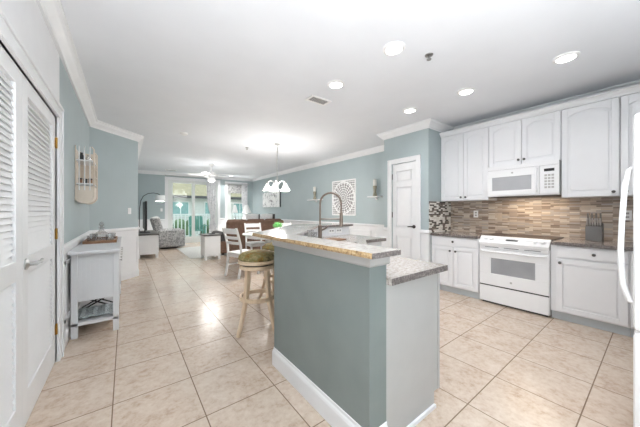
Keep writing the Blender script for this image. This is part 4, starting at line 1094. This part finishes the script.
# sofa
t = thing('sofa', (3.1, 8.0, 0), 'long brown sofa with its back to the dining table', 'sofa')
soft(2.14, 4.3, 7.5, 8.40, .06, .40, 'base', 'brownfab', t, .04)
soft(2.34, 4.2, 7.5, 7.70, .30, .98, 'backrest', 'brownfab', t, .07)
soft(2.12, 2.36, 7.58, 8.42, .06, .66, 'armrest', 'charfab', t, .08)  # charcoal tone puts this arm's shade into its colour; the sofa is brown
soft(4.17, 4.40, 7.49, 8.42, .06, .66, 'armrest', 'brownfab', t, .08)
for k in range(3): soft(2.37+k*.6, 2.37+(k+1)*.6-.01, 7.72, 8.40, .39, .52, 'seat_cushion', 'brownfab', t, .05)
for k in range(3): soft(2.37+k*.6, 2.37+(k+1)*.6-.01, 7.60, 7.76, .52, 1.02, 'back_cushion', 'brownfab', t, .07, 0, math.radians(6))
for x in (2.2, 4.05):
    for y in (7.55, 8.3): MB().box(x, x+.06, y, y+.06, .0125, .06).build('foot', 'dark', t)
for x, yp, mt, l in ((3.24, 7.94, 'whitefab', 'white throw pillow on the sofa, leftmost of the row'), (3.36, 8.11, 'charfab', 'charcoal throw pillow on the sofa between two white ones'), (3.74, 7.94, 'whitefab', 'white throw pillow on the sofa between two charcoal ones'), (3.92, 8.11, 'charfab', 'charcoal throw pillow at the right end of the sofa')):
    m = MB(); n = 8; pw, ph = .46, .66
    g = [[None]*(n+1) for _ in range(n+1)]; g2 = [[None]*(n+1) for _ in range(n+1)]
    for i in range(n+1):
        for j in range(n+1):
            a, b = i/n*2-1, j/n*2-1; th = .07*((1-a*a)*(1-b*b))**.5+.004; k2 = 1-.06*abs(a*b)
            for gg, sg in ((g, 1), (g2, -1)):
                X, Yp, Z = a*pw/2*k2, sg*th, b*ph/2*k2
                gg[i][j] = m.bm.verts.new((x+X, yp + Yp - Z*.16, .525 + ph/2 + Z))
    for i in range(n):
        for j in range(n):
            m.bm.faces.new((g[i][j], g[i+1][j], g[i+1][j+1], g[i][j+1])); m.bm.faces.new((g2[i][j], g2[i][j+1], g2[i+1][j+1], g2[i+1][j]))
    for i in range(n):
        for A, B in (((i, 0), (i+1, 0)), ((i, n), (i+1, n)), ((0, i), (0, i+1)), ((n, i), (n, i+1))):
            m.bm.faces.new((g[A[0]][A[1]], g[B[0]][B[1]], g2[B[0]][B[1]], g2[A[0]][A[1]]))
    tag(m.build('throw_pillow', mt, smooth='all'), l, 'pillow', 'sofa pillows')
# end table and lamps by the window
t = thing('end_table', (4.2, 10.75, 0), 'white end table in the far right corner under the lamps', 'side table')
MB().box(3.45, 4.5, 10.5, 11.0, .66, .69).build('top', 'whitewood', t)
for x in (3.47, 4.43):
    for y in (10.52, 10.93): MB().box(x, x+.05, y, y+.05, 0, .66).build('leg', 'whitewood', t)
def table_lamp(x, y, s, label, mat):
    t = thing('table_lamp', (x, y, .69), label, 'lamp', 'lamps by the window')
    MB().lathe([(0, 0), (.07*s, 0), (.07*s, .02), (.02, .04), (.06*s, .15), (.07*s, .24), (.02, .36), (.012, .5), (0, .5)], (x, y, .69), 18).build('base', mat, t, smooth=True)
    MB().lathe([(.20*s, .50), (.205*s, .50), (.065*s, .84), (.06*s, .84)], (x, y, .69), 24).build('lamp_shade', 'shade', t, smooth=True)
    light('lamp', 'POINT', (x, y, .69+.62), 18*s, (1, .97, .92), parent=t, shadow_soft_size=.05)
table_lamp(4.16, 10.75, 1.0, 'white cone-shaded table lamp by the window', 'ceramic')
table_lamp(3.66, 10.75, .62, 'smaller glass-bodied lamp left of the cone-shaded lamp', 'crystal')
# curtains
def curtain(name, xc, w, z0, z1, tie, label, wb=None):
    m = MB(); n = 40; rows = 14; V = []
    for r in range(rows+1):
        q = r/rows; z = z1 + (z0-z1)*q; ww = w*(1-.55*math.exp(-((z-tie)/.35)**2)); row = []
        xx = xc + (.10*q if wb is None else wb*q)
        for k in range(n+1):
            a = k/n; row.append(m.bm.verts.new((xx + (a-.5)*ww, YF-.09 + .03*math.sin(a*2*PI*5.5 + .3*math.sin(q*5)), z)))
        V.append(row)
    for r in range(rows):
        for k in range(n): m.bm.faces.new((V[r][k], V[r][k+1], V[r+1][k+1], V[r+1][k]))
    o = m.build(name, 'curtain', smooth='all'); md = o.modifiers.new('thick', 'SOLIDIFY'); md.thickness = .006
    return tag(o, label, 'curtain', 'gathered curtains')
curtain('curtain', 2.83, .36, .25, 2.60, 1.0, 'white patterned curtain gathered at the right of the sliding door')
curtain('curtain', 4.26, .26, .72, 2.44, 1.1, 'white curtain gathered at the right side of the tall window', 0.0)
for x0, x1, z, l in ((1.2, 3.25, 2.62, 'thin metal curtain rod above the sliding door'), (3.4, 4.46, 2.46, 'thin metal curtain rod above the tall window')):
    t = thing('curtain_rod', ((x0+x1)/2, YF-.09, z-.02), l, 'curtain rod')
    MB().tube([(x0, YF-.09, z), (x1, YF-.09, z)], .012, 8).build('rod', 'nickel', t)
    for x in (x0, x1): 
        MB().ball((x, YF-.09, z), .022).build('finial', 'nickel', t)
        MB().box(x-.01, x+.01, YF-.09, YF-.0, z-.008, z+.008).build('bracket', 'nickel', t)
o = MB().box(WX0+.02, WX1-.02, YF-.015, YF+.015, 2.05, WZ1-.01).build('roman_shade', 'greyfab', bevel=.004)
m = None
tag(o, 'grey fabric roman shade pulled up in the tall window', 'window shade')
